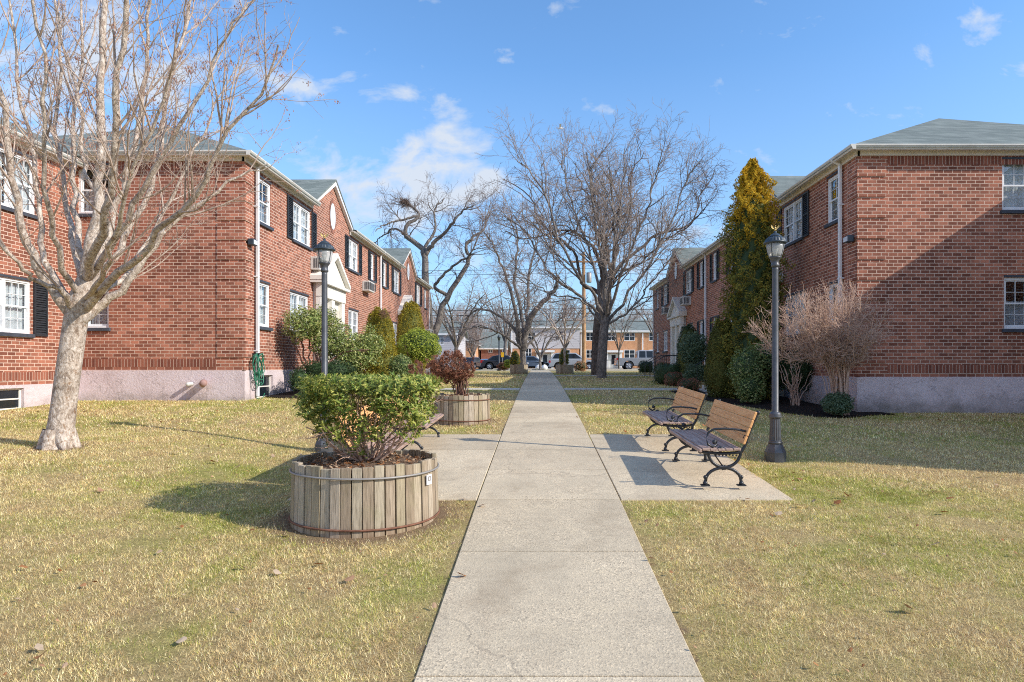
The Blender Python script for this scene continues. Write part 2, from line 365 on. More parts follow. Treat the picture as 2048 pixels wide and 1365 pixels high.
def soil():
    t=NT('soil'); f=t.noise(22,t.pos(),7,.75); t.color(t.ramp(f,[(.3,(.07,.045,.03)),(.5,(.18,.12,.085)),(.7,(.36,.26,.19))]),.95,.1); t.bump(f,.9,.04); M['soil']=t.m
    t=NT('mulch'); f=t.noise(28,t.pos(),7,.8); t.color(t.ramp(f,[(.35,(.012,.009,.008)),(.55,(.04,.03,.025)),(.75,(.10,.075,.06))]),.95,.1); t.bump(f,.9,.04); M['mulch']=t.m
soil()
def grassy():
    # ground sheet under the blades: same large patches as the blades
    def patches(t):
        p=t.pos(); a=t.noise(.42,p,5,.62,.4); b=t.noise(1.7,p,5,.7); c=t.noise(.16,p,3)
        return t.math('ADD',t.math('ADD',t.math('MULTIPLY',a,.5),t.math('MULTIPLY',b,.35)),t.math('MULTIPLY',c,.15))
    t=NT('lawn_ground'); k=patches(t)
    c=t.ramp(k,[(.38,(.48,.34,.18)),(.48,(.52,.40,.19)),(.57,(.42,.38,.13)),(.65,(.29,.30,.07))])
    f=t.noise(75,t.pos(),6,.8); c=t.mix(.95,c,t.ramp(f,[(.3,(.25,.24,.23)),(.5,(.85,.85,.85)),(.7,(1.7,1.7,1.6))]),'MULTIPLY')
    f2=t.noise(12,t.pos(),5,.8); c=t.mix(.6,c,t.ramp(f2,[(.35,(.6,.58,.55)),(.65,(1.3,1.3,1.3))]),'MULTIPLY')
    sp_=t.n('ShaderNodeSeparateXYZ'); t.l(t.pos(),sp_.inputs[0]); wn=t.noise(6,t.pos(),4,.7)
    def ring(cx,cy,r0,r1):
        a=t.math('SUBTRACT',sp_.outputs[0],cx); b=t.math('SUBTRACT',sp_.outputs[1],cy); d=t.math('SQRT',t.math('ADD',t.math('MULTIPLY',a,a),t.math('MULTIPLY',b,b)))
        return t.math('MULTIPLY',t.math('SUBTRACT',t.math('ADD',r1,t.math('MULTIPLY',t.math('SUBTRACT',wn,.5),.9)),d),1/(r1-r0),True)
    def edge(x0): 
        a=t.math('ABSOLUTE',t.math('SUBTRACT',sp_.outputs[0],x0)); return t.math('MULTIPLY',t.math('SUBTRACT',t.math('ADD',.03,t.math('MULTIPLY',t.math('SUBTRACT',wn,.5),.5)),a),12.,True)
    m_=ring(-1.735,6.53,.8,1.1)
    for q in (ring(-1.62,13.62,.6,.95),edge(-.67),edge(.885),ring(-6.8,9.2,.25,.6)): m_=t.math('MAXIMUM',m_,q)
    c=t.mix(t.math('MULTIPLY',m_,.85),c,t.ramp(f,[(.3,(.09,.055,.035)),(.5,(.22,.14,.09)),(.7,(.42,.29,.2))]))
    t.color(c,.95,.05); t.bump(f,.8,.03); M['lawn_ground']=t.m
    t=NT('grass_blade'); k=patches(t); isl=t.island()
    green=t.ramp(isl,[(0,(.18,.27,.04)),(.5,(.40,.45,.08)),(1,(.60,.58,.18))])
    straw=t.ramp(isl,[(0,(.30,.19,.10)),(.25,(.72,.54,.28)),(.6,(.98,.83,.47)),(1,(1,.96,.70))])
    is2=t.math('FRACT',t.math('MULTIPLY',isl,37.7))
    thr=t.ramp(k,[(.43,(.06,.06,.06)),(.50,(.24,.24,.24)),(.60,(.72,.72,.72))])
    sel=t.math('LESS_THAN',is2,thr)
    c=t.mix(sel,straw,green)
    cl=t.noise(15,t.pos(),4,.7); c=t.mix(.9,c,t.ramp(cl,[(.30,(.52,.46,.40)),(.44,(.95,.92,.86)),(.62,(1.35,1.32,1.2))]),'MULTIPLY')
    c2=t.noise(3.2,t.pos(),5,.75); c=t.mix(.8,c,t.ramp(c2,[(.33,(.70,.58,.48)),(.47,(1.04,1.02,.98)),(.68,(1.28,1.28,1.1))]),'MULTIPLY')
    t.color(c,.8,.15)
    td=t.n('ShaderNodeBsdfTranslucent'); t.l(c,td.inputs[0]); mx=t.n('ShaderNodeMixShader'); mx.inputs[0].default_value=.3
    t.l(t.b.outputs[0],mx.inputs[1]); t.l(td.outputs[0],mx.inputs[2]); t.l(mx.outputs[0],t.out.inputs[0])
    M['grass_blade']=t.m
grassy()

# ------------------------------------------------------------------ terrain
_gy=np.array([-400,-60,-5,0,3.5,5.6,7.1,9.3,11.7,15.2,21.7,30,42,60,100,2000.])
_gz=np.array([-2.5,-1.5,-.62,-.44,-.25,-.12,-.01,.10,.22,.37,.61,.83,1.05,1.17,1.18,1.18])
_ty=np.arange(-60,200,.25); _tz=np.interp(_ty,_gy,_gz); _k=np.exp(-np.linspace(-2,2,13)**2); _k/=_k.sum()
_tz=np.convolve(np.pad(_tz,6,mode='edge'),_k,mode='valid')
def sst(t): t=np.clip(t,0,1); return t*t*(3-2*t)
def gz(x,y):
    x=np.asarray(x,float); y=np.asarray(y,float)
    z=np.where((y>-59)&(y<195),np.interp(y,_ty,_tz),np.interp(y,_gy,_gz))
    z=z+.21*sst((-x-2.95)/4.2)*(1-sst((y-24)/16))
    return z
def g1(x,y): return float(gz(x,y))
PL,PR=-.67,.885
def strip(mb,x0,x1,ys,top,thick=.12,mi=0):
    for a,b in zip(ys[:-1],ys[1:]):
        n=max(1,int(math.ceil((b-a)/1.0))); yy=np.linspace(a,b,n+1)
        vs=[];fs=[]
        for y in yy:
            z=float(np.interp(y,_ty,_tz))+top
            e=.006
            vs+=[(x0,y,z-thick),(x0,y,z-e),(x0+e,y,z),(x1-e,y,z),(x1,y,z-e),(x1,y,z-thick)]
        for i in range(n):
            o=i*6
            for k in range(5): fs.append((o+k,o+k+6,o+k+7,o+k+1))
        fs.append((0,1,2,3,4,5)); o=n*6; fs.append((o+5,o+4,o+3,o+2,o+1,o))
        mb.add(vs,fs,mi)
def gaps(js,g=.014):
    out=[]
    for a,b in zip(js[:-1],js[1:]): out.append((a+g/2,b-g/2))
    return out
def build_ground():
    xs=np.concatenate([[-600,-200,-80,-50],np.arange(-30,30.1,.75),[50,80,200,600]])
    ys=np.concatenate([[-300,-100,-40,-20],np.arange(-8,64,.75),[70,80,100,140,200,400,900]])
    X,Y=np.meshgrid(xs,ys); Z=gz(X,Y)-.0
    near=(np.abs(X)<28)&(Y>2)&(Y<60); Z=Z+np.where(near,.012*np.sin(X*1.3+np.sin(Y*.8)*2)*np.cos(Y*1.1),0)
    V=np.stack([X,Y,Z],-1).reshape(-1,3); nx=len(xs); ny=len(ys)
    i=np.arange(ny-1)[:,None]*nx+np.arange(nx-1)[None,:]; Fc=np.stack([i,i+1,i+nx+1,i+nx],-1).reshape(-1,4)
    o=npmesh('ground',V,Fc,M['lawn_ground'],smooth=True); o['kind']='structure'
build_ground()
mb=MB()
js=[-3.5,-1.6,.2,1.75,3.52,5.48,7.08,8.62,10.15,11.72,13.4,15.1,16.8,18.5,20.2,21.9,22.75,23.75,25.6,27.4,29.2,31,32.8,34.6,36.4,38.2,40,41.8,43.6,45.5,47.4,49.3,51.2,53.1,55,56.6]
for a,b in gaps(js): strip(mb,PL,PR,[a,b],.014)
o=mb.build('path',M['concrete']); o['kind']='structure'
mb=MB()
for a,b in gaps([7.08,8.62,10.15,11.72]):
    strip(mb,PR+.012,2.78,[a,b],.012); strip(mb,-2.75,PL-.012,[a,b],.012)
o=mb.build('bench_pad_paving',M['concrete']); o['kind']='structure'
mb=MB()
for a,b in gaps([.897,3,5,7.1]): strip(mb,a,b,[22.75,23.75],.018)
for a,b in gaps([-6.9,-5,-3,-.682]): strip(mb,a,b,[22.75,23.75],.018)
for a,b in gaps([.897,3,5,7,9,11,13]): strip(mb,a,b,[36.5,37.5],.018)
for a,b in gaps([-60,-40,-20,0,20,40,60]): strip(mb,a,b,[56.62,58.4],.02)
o=mb.build('cross_paths',M['concrete_far']); o['kind']='structure'
mb=MB(); z=g1(0,64)
mb.box(-150,150,59.6,77,z-.2,z+.004); o=mb.build('road',M['asphalt']); o['kind']='structure'
mb=MB(); mb.box(-150,150,59.3,59.6,z-.2,z+.09); mb.box(-150,150,77,77.3,z-.2,z+.13); mb.box(-150,150,77.3,79.5,z-.2,z+.125)
o=mb.build('kerb',M['concrete_far']); o['kind']='structure'

# ------------------------------------------------------------------ walls and windows
def wall(mb,o,U,N,W,H,holes,mi=0,rev=.11,mir=None,base=0):
    """rect wall with real openings. o: lower corner; U along; N outward."""
    us=sorted(set([0,W]+[h[0] for h in holes]+[h[1] for h in holes])); vs_=sorted(set([base,H]+[h[2] for h in holes]+[h[3] for h in holes]))
    p=lambda u,n,z:(o[0]+U[0]*u+N[0]*n,o[1]+U[1]*u+N[1]*n,o[2]+z)
    flip=(U[0]*N[1]-U[1]*N[0])>0
    def q(a,b,c,d,m):
        mb.add([a,b,c,d],[(3,2,1,0) if flip else (0,1,2,3)],m)
    for i in range(len(us)-1):
        for j in range(len(vs_)-1):
            um=(us[i]+us[i+1])/2; vm=(vs_[j]+vs_[j+1])/2
            if any(h[0]<um<h[1] and h[2]<vm<h[3] for h in holes): continue
            q(p(us[i],0,vs_[j]),p(us[i+1],0,vs_[j]),p(us[i+1],0,vs_[j+1]),p(us[i],0,vs_[j+1]),mi)
    mr=mi if mir is None else mir
    for h in holes:
        a,b,c,d=h[:4]
        q(p(a,0,c),p(a,-rev,c),p(a,-rev,d),p(a,0,d),mr); q(p(b,-rev,c),p(b,0,c),p(b,0,d),p(b,-rev,d),mr)
        q(p(a,-rev,c),p(a,0,c),p(b,0,c),p(b,-rev,c),mr); q(p(a,0,d),p(a,-rev,d),p(b,-rev,d),p(b,0,d),mr)
def window(root,o,U,N,u0,u1,z0,z1,cols=2,double=False,sh=(0,0),sill=True,curt=1,simple_=False,label=None,fm='white_paint'):
    """double hung window in an opening; frame mesh is the part, pane, sill and curtain its pieces"""
    mb=MB(); fw=.055; fb=lambda *a,**k: mb.fbox(o,U,N,*a,**k)
    n0,n1=-.10,-.035
    fb(u0,u0+fw,n0,n1,z0,z1); fb(u1-fw,u1,n0,n1,z0,z1); fb(u0+fw,u1-fw,n0,n1,z0,z0+fw); fb(u0+fw,u1-fw,n0,n1,z1-fw,z1)
    zs=(z0+z1)/2
    spans=[(u0+fw,u1-fw)]
    if double:
        c=(u0+u1)/2; fb(c-.045,c+.045,n0,n1,z0+fw,z1-fw); spans=[(u0+fw,c-.045),(c+.045,u1-fw)]
    pan=MB()
    for a,b in spans:
        s=.032
        # upper sash stands proud, lower sash behind
        for (c0,c1,m0,m1) in ((zs-.02,z1-fw,-.085,-.055),(z0+fw,zs+.02,-.097,-.0865)):
            fb(a,a+s,m0,m1,c0,c1); fb(b-s,b,m0,m1,c0,c1); fb(a+s,b-s,m0,m1,c0,c0+s+.006); fb(a+s,b-s,m0,m1,c1-s,c1)
            g=.0055
            for k in range(1,cols):
                x=a+s+(b-a-2*s)*k/cols; fb(x-g,x+g,m0+.004,m1-.006,c0+s+.006,c1-s)
            zc=(c0+c1)/2; fb(a+s,b-s,m0+.004,m1-.006,zc-g,zc+g)
            pan.fbox(o,U,N,a+s,b-s,m0+.001,m0+.003,c0+s,c1-s)
    w=mb.build('window',M[fm],root)
    if label: w['label']=label
    pan.build('pane',M['window_glass'],w)
    if curt:
        cb=MB(); nn=24
        for a,b in spans:
            vs=[]
            for k in range(nn+1):
                u=a+(b-a)*k/nn; n=-.17-.018*math.sin(k*1.9+u*3)-.01*math.sin(k*.7)
                for z in (z0+.02,(z1-.03 if curt==1 else z0+(z1-z0)*.55)):
                    vs.append((o[0]+U[0]*u+N[0]*n,o[1]+U[1]*u+N[1]*n,o[2]+z))
            cb.add(vs,[(2*k,2*k+2,2*k+3,2*k+1) for k in range(nn)],0,True)
        cb.build('curtain',M['curtain'] if curt==1 else M['curtain_grey'],w)
    if sill:
        sb=MB(); sb.fbox(o,U,N,u0-.05,u1+.05,-.034,.06,z0-.085,z0-.002); sb.build('sill',M['slate_sill'],w,bevel=.006)
        sb=MB(); sb.fbox(o,U,N,u0-.002,u1+.002,-.034,.012,z1+.002,z1+.055); sb.build('lintel',M['slate_sill'],w)
    def shutter(a,b):
        s=MB(); s.fbox(o,U,N,a,a+.045,.008,.045,z0-.04,z1+.03); s.fbox(o,U,N,b-.045,b,.008,.045,z0-.04,z1+.03)
        H=z1-z0+.07
        for zz in (0,H*.48,H-.05): s.fbox(o,U,N,a+.045,b-.045,.008,.043,z0-.04+zz,z0-.04+zz+.05)
        n=22
        for k in range(n):
            zz=z0-.04+.05+(H-.1)*k/n
            p=lambda u,nn,z:(o[0]+U[0]*u+N[0]*nn,o[1]+U[1]*u+N[1]*nn,o[2]+z)
            s.add([p(a+.045,.012,zz+.045),p(b-.045,.012,zz+.045),p(b-.045,.036,zz),p(a+.045,.036,zz)],[(0,1,2,3)])
        s.fbox(o,U,N,a+.04,b-.04,.006,.010,z0,z1)
        s.build('shutter',M['shutter_paint'],root)
    if sh[0]: shutter(u0-.05-sh[0],u0-.05)
    if sh[1]: shutter(u1+.05,u1+.05+sh[1])
    return w
def ac_unit(o,U,N,uc,z,label,w=.62,h=.42,out=.42):
    r=thing('air_conditioner',label,'air conditioner',(o[0]+U[0]*uc,o[1]+U[1]*uc,o[2]+z),0,'air conditioners sticking out of the brick walls')
    mb=MB(); fb=lambda *a,**k: mb.fbox(o,U,N,*a,**k)
    fb(uc-w/2,uc+w/2,.003,out,z,z+h); mb.build('housing',M['ac_white'],r,bevel=.012)
    mb=MB()
    for k in range(3):
        a=uc-w/2+.04+k*(w-.08)/3; mb.fbox(o,U,N,a+.01,a+(w-.08)/3-.01,out+.002,out+.006,z+.06,z+h-.06)
    for sd in (0,1):
        u=uc-w/2-.004 if sd==0 else uc+w/2+.001
        for k in range(4): mb.fbox(o,U,N,u,u+.003,.1+k*.07,.15+k*.07,z+.06,z+h-.06)
    mb.build('grille',M['ac_dark'],r)
    return r
def slope(mb,pts,mi=0,th=.06):
    # roof plane with thickness
    n=len(pts); lo=[(p[0],p[1],p[2]-th) for p in pts]
    mb.add(list(pts)+lo,[tuple(range(n)),tuple(reversed(range(n,2*n)))]+[(i,i+n,(i+1)%n+n,(i+1)%n) for i in range(n)],mi)
def soldier(mb,o,U,N,u0,u1,z0,z1,mi=1): mb.fbox(o,U,N,u0,u1,.0005,.005,z0,z1,mi)
def floodlight(o,U,N,u,z,root):
    mb=MB(); mb.fbox(o,U,N,u-.12,u+.12,.05,.2,z-.07,z+.09); f=mb.build('floodlight',M['cap_metal'],root,bevel=.02)
    mb=MB(); mb.fbox(o,U,N,u-.10,u+.10,.201,.208,z-.05,z+.06); mb.build('lens',M['head_lens'],f)
    mb=MB(); mb.fbox(o,U,N,u-.03,u+.03,.0,.05,z-.02,z+.05); mb.build('bracket',M['cap_metal'],f)

def apartment(side,Yc,zf,xe,label,wing_x,wing_z,wing_y0,wingz_eave,extra):
    s=side; X0=s*(7.3 if s<0 else 7.45); zb=zf
    L=26.9                                                    # length of the facade
    root=thing('apartment_building',label,'building',(X0,Yc,g1(X0,Yc)))
    o=(X0,Yc,zb); U=(0,1,0); N=(-s,0,0)
    EB=EYE+5.1+(-.0 if s<0 else -.16)-zb                       # top of brickwork above zf
    W1,W2=EYE+3.8-zb-(.0 if s<0 else .12),EYE+4.97-zb-(.0 if s<0 else .12); F1,F2=W1-2.73,W2-2.73
    # (u0,u1,floor,double,shutters)
    wins=[(.82,1.62,2,0,(0,0),2),(3.15,4.68,2,1,(.4,.4),1),(8.75,10.15,2,1,(.38,.38),1),(12.0,12.65,2,0,(.33,.33),1),
          (14.25,14.95,2,0,(.33,.33),2),(16.45,17.85,2,1,(.36,.3),1),(22.5,23.8,2,1,(.36,.36),2),(25.3,26.1,2,0,(0,0),1),
          (.74,1.55,1,0,(0,0),1),(2.95,4.5,1,1,(0,0),1),(8.8,10.2,1,1,(0,0) if s<0 else (.36,.36),2),(12.0,12.65,1,0,(0,0) if s<0 else (.33,.33),1),
          (14.25,14.95,1,0,(0,0) if s<0 else (.33,.33),1),(16.2,17.4,1,1,(0,0),2),(22.5,23.8,1,1,(0,0),1),(25.3,26.1,1,0,(0,0),1)]
    holes=[]
    for w in wins:
        z0,z1=(W1,W2) if w[2]==2 else (F1,F2)
        holes.append((w[0],w[1],z0,z1))
    body=MB()
    wall(body,o,U,N,L,EB,holes,0)
    # front wall facing the camera
    Xi=wing_x; Wf=abs(Xi-X0)
    U2=(s,0,0); N2=(0,-1,0)
    fh=[]
    for w in extra['front']: fh.append(w[:4])
    wall(body,o,U2,N2,Wf,EB,fh,0)
    # other sides
    xb=xe
    wall(body,(xb,Yc,zb),(0,1,0),(s,0,0),L,EB,[],0)
    wall(body,(X0,Yc+L,zb),U2,(0,1,0),abs(xb-X0),EB,[],0)
    # gables in the facade
    GR=.6; zg=EYE+5.42-zb-(.0 if s<0 else .14)
    gab=[(6.88,2.02,EYE+6.59-zb-(0 if s<0 else .14)),(20.15,2.02,EYE+6.59-zb-(0 if s<0 else .14))]
    for (uc,hw,zp) in gab:
        a,b=uc-hw,uc+hw
        pts=[(X0,Yc+a,zb+EB),(X0,Yc+b,zb+EB),(X0,Yc+b,zb+zg-.03),(X0,Yc+uc,zb+zp-.03),(X0,Yc+a,zb+zg-.03)]
        body.add(pts,[(0,1,2,3,4) if s<0 else (4,3,2,1,0)],0)
    # wing towards the camera
    wzb=wing_z; WH=wingz_eave-wzb; wl=Yc-wing_y0
    oW=(wing_x,wing_y0,wzb); NW=(-s,0,0)
    wh=[w[:4] for w in extra['wing']]
    wall(body,oW,(0,1,0),NW,wl,WH,wh,0)
    xw2=wing_x+s*9.0
    wall(body,(wing_x,wing_y0,wzb),U2,(0,-1,0),9.0,WH,[],0)
    wall(body,(xw2,wing_y0,wzb),(0,1,0),(s,0,0),wl+4,WH,[],0)
    # soldier courses
    soldier(body,o,U2,N2,0.70,Wf-.02,EB-.2,EB-.0,1); soldier(body,o,U2,N2,.7,Wf-.02,.10,.29,1)
    soldier(body,oW,(0,1,0),NW,0,wl-.02,.10,.29,1)
    for (uc,hw,zp) in gab:
        # brick ring round the vent
        vs=[];fs=[];n=28; zc=(EYE+5.33-zb)-(0 if s<0 else .1)
        for k in range(n):
            t=2*math.pi*k/n
            for rr,nn in ((1.0,.012),(1.28,.012)):
                vs.append((X0-s*nn,Yc+uc+.30*rr*math.cos(t),zb+zc+.47*rr*math.sin(t)))
        for k in range(n):
            k2=(k+1)%n; fs.append((2*k,2*k+1,2*k2+1,2*k2))
        body.add(vs,fs,1)
    wb=body.build('brick_wall',[M['brick'],M['brick_soldier']],root)
    # oval vents
    for (uc,hw,zp) in gab:
        v=MB(); zc=(EYE+5.33-zb)-(0 if s<0 else .1); vs=[];n=28
        for k in range(n):
            t=2*math.pi*k/n; vs.append((X0-s*.02,Yc+uc+.29*math.cos(t),zb+zc+.46*math.sin(t)))
        v.add(vs,[tuple(range(n))]); v.build('oval_vent',M['white_paint'],root)
    # quoins at the corner
    q=MB(); pitch=.485; k=0; z=.34
    while z+.44<EB-.02:
        q.fbox(o,U2,N2,-.026,.66,-.01,.026,z,z+.405)
        q.fbox(o,U,N,-.0,.44,-.01,.026,z,z+.405)
        z+=pitch
    q.build('quoins',M['brick'],root)
    # foundation
    fd=MB(); bz=.9
    def fnd(oo,UU,NN,Wd,hl,zt,depth=1.5):
        wall(fd,(oo[0]+NN[0]*.02,oo[1]+NN[1]*.02,zt-depth),UU,NN,Wd,depth,[(a,b,c+depth,d+depth) for a,b,c,d in hl],0)
        fd.fbox((oo[0],oo[1],zt),UU,NN,0,Wd,-.05,.02,-.0,.012)
    fnd((X0,Yc-.02,zb),U,N,L,extra['base'],zb); fnd((X0-s*.02,Yc,zb),U2,N2,Wf+.02,[],zb); fnd((wing_x,wing_y0,wzb),(0,1,0),NW,wl,extra['wbase'],wzb)
    fnd((wing_x,wing_y0,wzb),U2,(0,-1,0),9,[],wzb)
    fd.build('foundation',M['stucco'],root)
    for hl,oo,UU,NN,zt in ((extra['base'],(X0,Yc-.02,zb),U,N,zb),(extra['wbase'],(wing_x,wing_y0,wzb),(0,1,0),NW,wzb)):
        for a,b,c,d in hl:
            w=MB(); ff=.04; bx=lambda *q_: w.fbox((oo[0],oo[1],zt),UU,NN,*q_)
            bx(a,a+ff,-.09,-.05,c,d); bx(b-ff,b,-.09,-.05,c,d); bx(a+ff,b-ff,-.09,-.05,c,c+ff); bx(a+ff,b-ff,-.09,-.05,d-ff,d); bx(a+ff,b-ff,-.085,-.055,(c+d)/2-.015,(c+d)/2+.015)
            w=w.build('basement_window',M['cream'],root)
            g=MB(); g.fbox((oo[0],oo[1],zt),UU,NN,a+ff,b-ff,-.08,-.075,c+ff,d-ff); g.build('pane',M['dark_glass'],w)
    # windows
    for i,w in enumerate(wins):
        z0,z1=(W1,W2) if w[2]==2 else (F1,F2)
        window(root,o,U,N,w[0],w[1],z0,z1,cols=3 if w[3] else 2,double=bool(w[3]),sh=w[4],curt=w[5])
    for w in extra['front']: window(root,o,U2,N2,*w[:4],cols=w[4],double=w[5],curt=w[6],sh=w[7])
    for w in extra['wing']: window(root,oW,(0,1,0),NW,*w[:4],cols=w[4],double=w[5],curt=w[6],sh=w[7])
    # fascia, soffit, gutter
    ov=.18; ze=zb+EB
    fa=MB(); gu=MB()
    def eave(oo,UU,NN,a,b,zz,fa0=None):
        a0=a if fa0 is None else fa0
        fa.fbox((oo[0],oo[1],zz),UU,NN,max(a0,-.004),b,.004,.045,-.0,.13)
        fa.fbox((oo[0],oo[1],zz),UU,NN,a0,b,-.05,ov,.13,.15)
        # gutter: K profile
        pr=[(ov-.0,.07),(ov+.07,.07),(ov+.09,.11),(ov+.12,.16),(ov+.12,.185),(ov,.185)]
        p=lambda u,t:(oo[0]+UU[0]*u+NN[0]*t[0],oo[1]+UU[1]*u+NN[1]*t[0],zz+t[1])
        n=len(pr); vs=[p(a,t) for t in pr]+[p(b,t) for t in pr]
        gu.add(vs,[tuple(range(n)),tuple(reversed(range(n,2*n)))]+[(i,i+n,(i+1)%n+n,(i+1)%n) for i in range(n)])
    ea=[(-.0,gab[0][0]-gab[0][1]-.05),(gab[0][0]+gab[0][1]+.05,gab[1][0]-gab[1][1]-.05),(gab[1][0]+gab[1][1]+.05,L)]
    eave(o,U,N,-(ov+.12),ea[0][1],ze,-ov); eave(o,U,N,ea[1][0],ea[1][1],ze); eave(o,U,N,ea[2][0],ea[2][1]+.3,ze)
    eave(o,U2,N2,-ov,Wf,ze,.052)
    eave(oW,(0,1,0),NW,-.3,wl-.02,wingz_eave)
    fa.build('fascia',M['cream'],root); gu.build('gutter',M['gutter'],root)
    # roof
    rf=MB(); zr=ze+.165; xo=X0-s*(ov+.1); yo=Yc-ov-.1; xo2=xe+s*(ov+.1); hw=abs(xo2-xo)/2; m=.5
    xr=(xo+xo2)/2; zrr=zr+m*hw; yb=Yc+L+.3
    A=(xo,yo,zr); B=(xo2,yo,zr); Cc=(xo2,yb,zr); D=(xo,yb,zr); R1=(xr,yo+hw,zrr); R2=(xr,yb-hw,zrr)
    def addp(*pts): slope(rf,pts if s>0 else tuple(reversed(pts)))
    zin=zr+m*abs(X0+s*.02-xo); xin=X0+s*.02
    nt_=[]
    for (uc,hwg,zp) in reversed(gab):
        ya,yb2=Yc+uc-hwg-.05,Yc+uc+hwg+.05
        nt_+=[(xo,yb2,zr),(xin,yb2,zin),(xin,ya,zin),(xo,ya,zr)]
    addp(A,B,R1); addp(D,*nt_,A,R1,R2); addp(B,Cc,R2,R1); addp(Cc,D,R2)
    # cross gables
    for (uc,hwg,zp) in gab:
        zP=zb+zp+.05; zG=zb+zg+.03; y=Yc+uc; xi=X0+s*3.2; xf=X0-s*.14; hwo=hwg+.1; zG2=zP-(zP-zG)*(hwo/hwg)
        a=(xf,y-hwo,zG2); b=(xf,y,zP); c=(xi,y,zP); d=(xi,y-hwo,zG2)
        slope(rf,(a,b,c,d) if s>0 else (d,c,b,a)); a2=(xf,y+hwo,zG2); d2=(xi,y+hwo,zG2)
        slope(rf,(b,a2,d2,c) if s>0 else (c,d2,a2,b))
    # wing roof
    zw=wingz_eave+.165; wxo=wing_x-s*(ov+.1); wxo2=xw2+s*.4; whw=abs(wxo2-wxo)/2; wyo=wing_y0-.4
    a=(wxo,wyo,zw); b=(wxo2,wyo,zw); c=(wxo2,Yc+5.2,zw); d=(wxo,Yc+1.2,zw); xr=(wxo+wxo2)/2; r1=(xr,wyo+whw,zw+m*whw); r2=(xr,Yc+5.2,zw+m*whw)
    addp(a,b,r1); addp(d,a,r1,r2); addp(b,c,r2,r1)
    rf.build('roof',M['shingle'],root)
    # rakes on gables
    for (uc,hwg,zp) in gab:
        rk=MB()
        for sg in (-1,1):
            y0=Yc+uc; z0=zb+zp; y1=Yc+uc+sg*hwg; z1=zb+zg; xa=X0-s*.01; xb_=X0-s*.12
            vs=[(xa,y0,z0-.17),(xa,y1+sg*.1,z1-.19),(xa,y1+sg*.1,z1-.04),(xa,y0,z0-.015),(xb_,y0,z0-.17),(xb_,y1+sg*.1,z1-.19),(xb_,y1+sg*.1,z1-.04),(xb_,y0,z0-.015)]
            rk.add(vs,[(0,1,2,3),(4,7,6,5),(0,4,5,1),(1,5,6,2),(2,6,7,3),(3,7,4,0)])
        rk.build('rake_board',M['white_paint'],root)
    # downpipes
    for u in ((.58,13.6,26.7) if s<0 else (.72,13.6,26.7)):
        gb=g1(X0,Yc+u)
        d=MB(); d.fbox((X0,Yc+u,0),U,N,-.04,.04,.045,.115,gb+.06,ze+.02); 
        d.tube([(X0-s*.08,Yc+u,ze+.0),(X0-s*.16,Yc+u,ze+.06),(X0-s*.33,Yc+u,ze+.14)],.036,8)
        d.build('downpipe',M['white_paint'],root,bevel=.008)
        for zz in (zb+.5,zb+2.4,zb+4.2):
            d=MB(); d.fbox((X0,Yc+u,0),U,N,-.06,.06,.0,.119,zz,zz+.03); d.build('pipe_strap',M['white_paint'],root)
    # plumbing stacks
    for (dx,uu) in ((1.1,10.8),(1.1,19.0)):
        d=MB(); xx=X0+s*dx; d.lathe([(.05,0),(.05,.42)],(xx,Yc+uu,ze+.55),10); d.build('vent_pipe',M['cap_metal'],root)
    # entrances under the gables
    for gi,(uc,hwg,zp) in enumerate(gab):
        uc=uc-(.75 if gi==0 else 1.15); gb=g1(X0,Yc+uc); fl=zb-.02; H=2.72+EYE-fl-(0 if s<0 else .12); d=MB(); o3=(X0,Yc+uc,fl); pj=.3; hw=1.22
        d.fbox(o3,U,N,-hw,hw,.006,.12,0,H)                           # back board
        for (a,b) in ((-hw-.08,-hw+.26),(-.17,.17),(hw-.26,hw+.08)): d.fbox(o3,U,N,a,b,.121,pj-.03,0,H-.42)
        d.fbox(o3,U,N,-hw-.1,hw+.1,.121,pj,H-.42,H); d.fbox(o3,U,N,-hw-.28,hw+.28,.0,pj+.12,H+.002,H+.09)
        pz=H+.09; ph=EYE+3.85-fl-pz-(0 if s<0 else .2); wv=hw+.3
        def tri(w_,z0,h_,n0,n1):
            p=lambda u,n,z:(o3[0],o3[1]+u,o3[2]+z) if False else (X0+N[0]*n,Yc+uc+u,fl+z)
            vs=[p(-w_,n0,z0),p(w_,n0,z0),p(0,n0,z0+h_),p(-w_,n1,z0),p(w_,n1,z0),p(0,n1,z0+h_)]
            d.add(vs,[(0,1,2),(5,4,3),(0,3,4,1),(1,4,5,2),(2,5,3,0)])
        tri(wv-.12,pz+.002,ph-.13,.008,pj-.02)
        for sg in (-1,1):
            p=lambda u,n,z:(X0+N[0]*n,Yc+uc+sg*u,fl+z)
            vs=[p(wv,.0,pz),p(wv,.0,pz+.13),p(0,.0,pz+ph+.05),p(0,.0,pz+ph-.1),p(wv,pj+.13,pz),p(wv,pj+.13,pz+.13),p(0,pj+.13,pz+ph+.05),p(0,pj+.13,pz+ph-.1)]
            d.add(vs,[(0,1,2,3),(7,6,5,4),(0,4,5,1),(1,5,6,2),(2,6,7,3),(3,7,4,0)])
        d.build('door_surround',M['cream'],root)
        for (a,b) in ((-hw+.27,-.18),(.18,hw-.27)):
            dd=MB(); dd.fbox(o3,U,N,a,b,.122,.17,.02,2.12)
            for (za,zc) in ((.2,.85),(.98,1.9)):
                dd.fbox(o3,U,N,a+.13,b-.13,.171,.185,za,zc)
            dr=dd.build('door',M['door_paint'],root,bevel=.006)
            hh=MB(); hh.ball((X0+N[0]*.22,Yc+uc+b-.08,fl+1.0),.035,8); hh.build('handle',M['chrome'],dr)
        st=MB(); nst=3; top=fl-.03
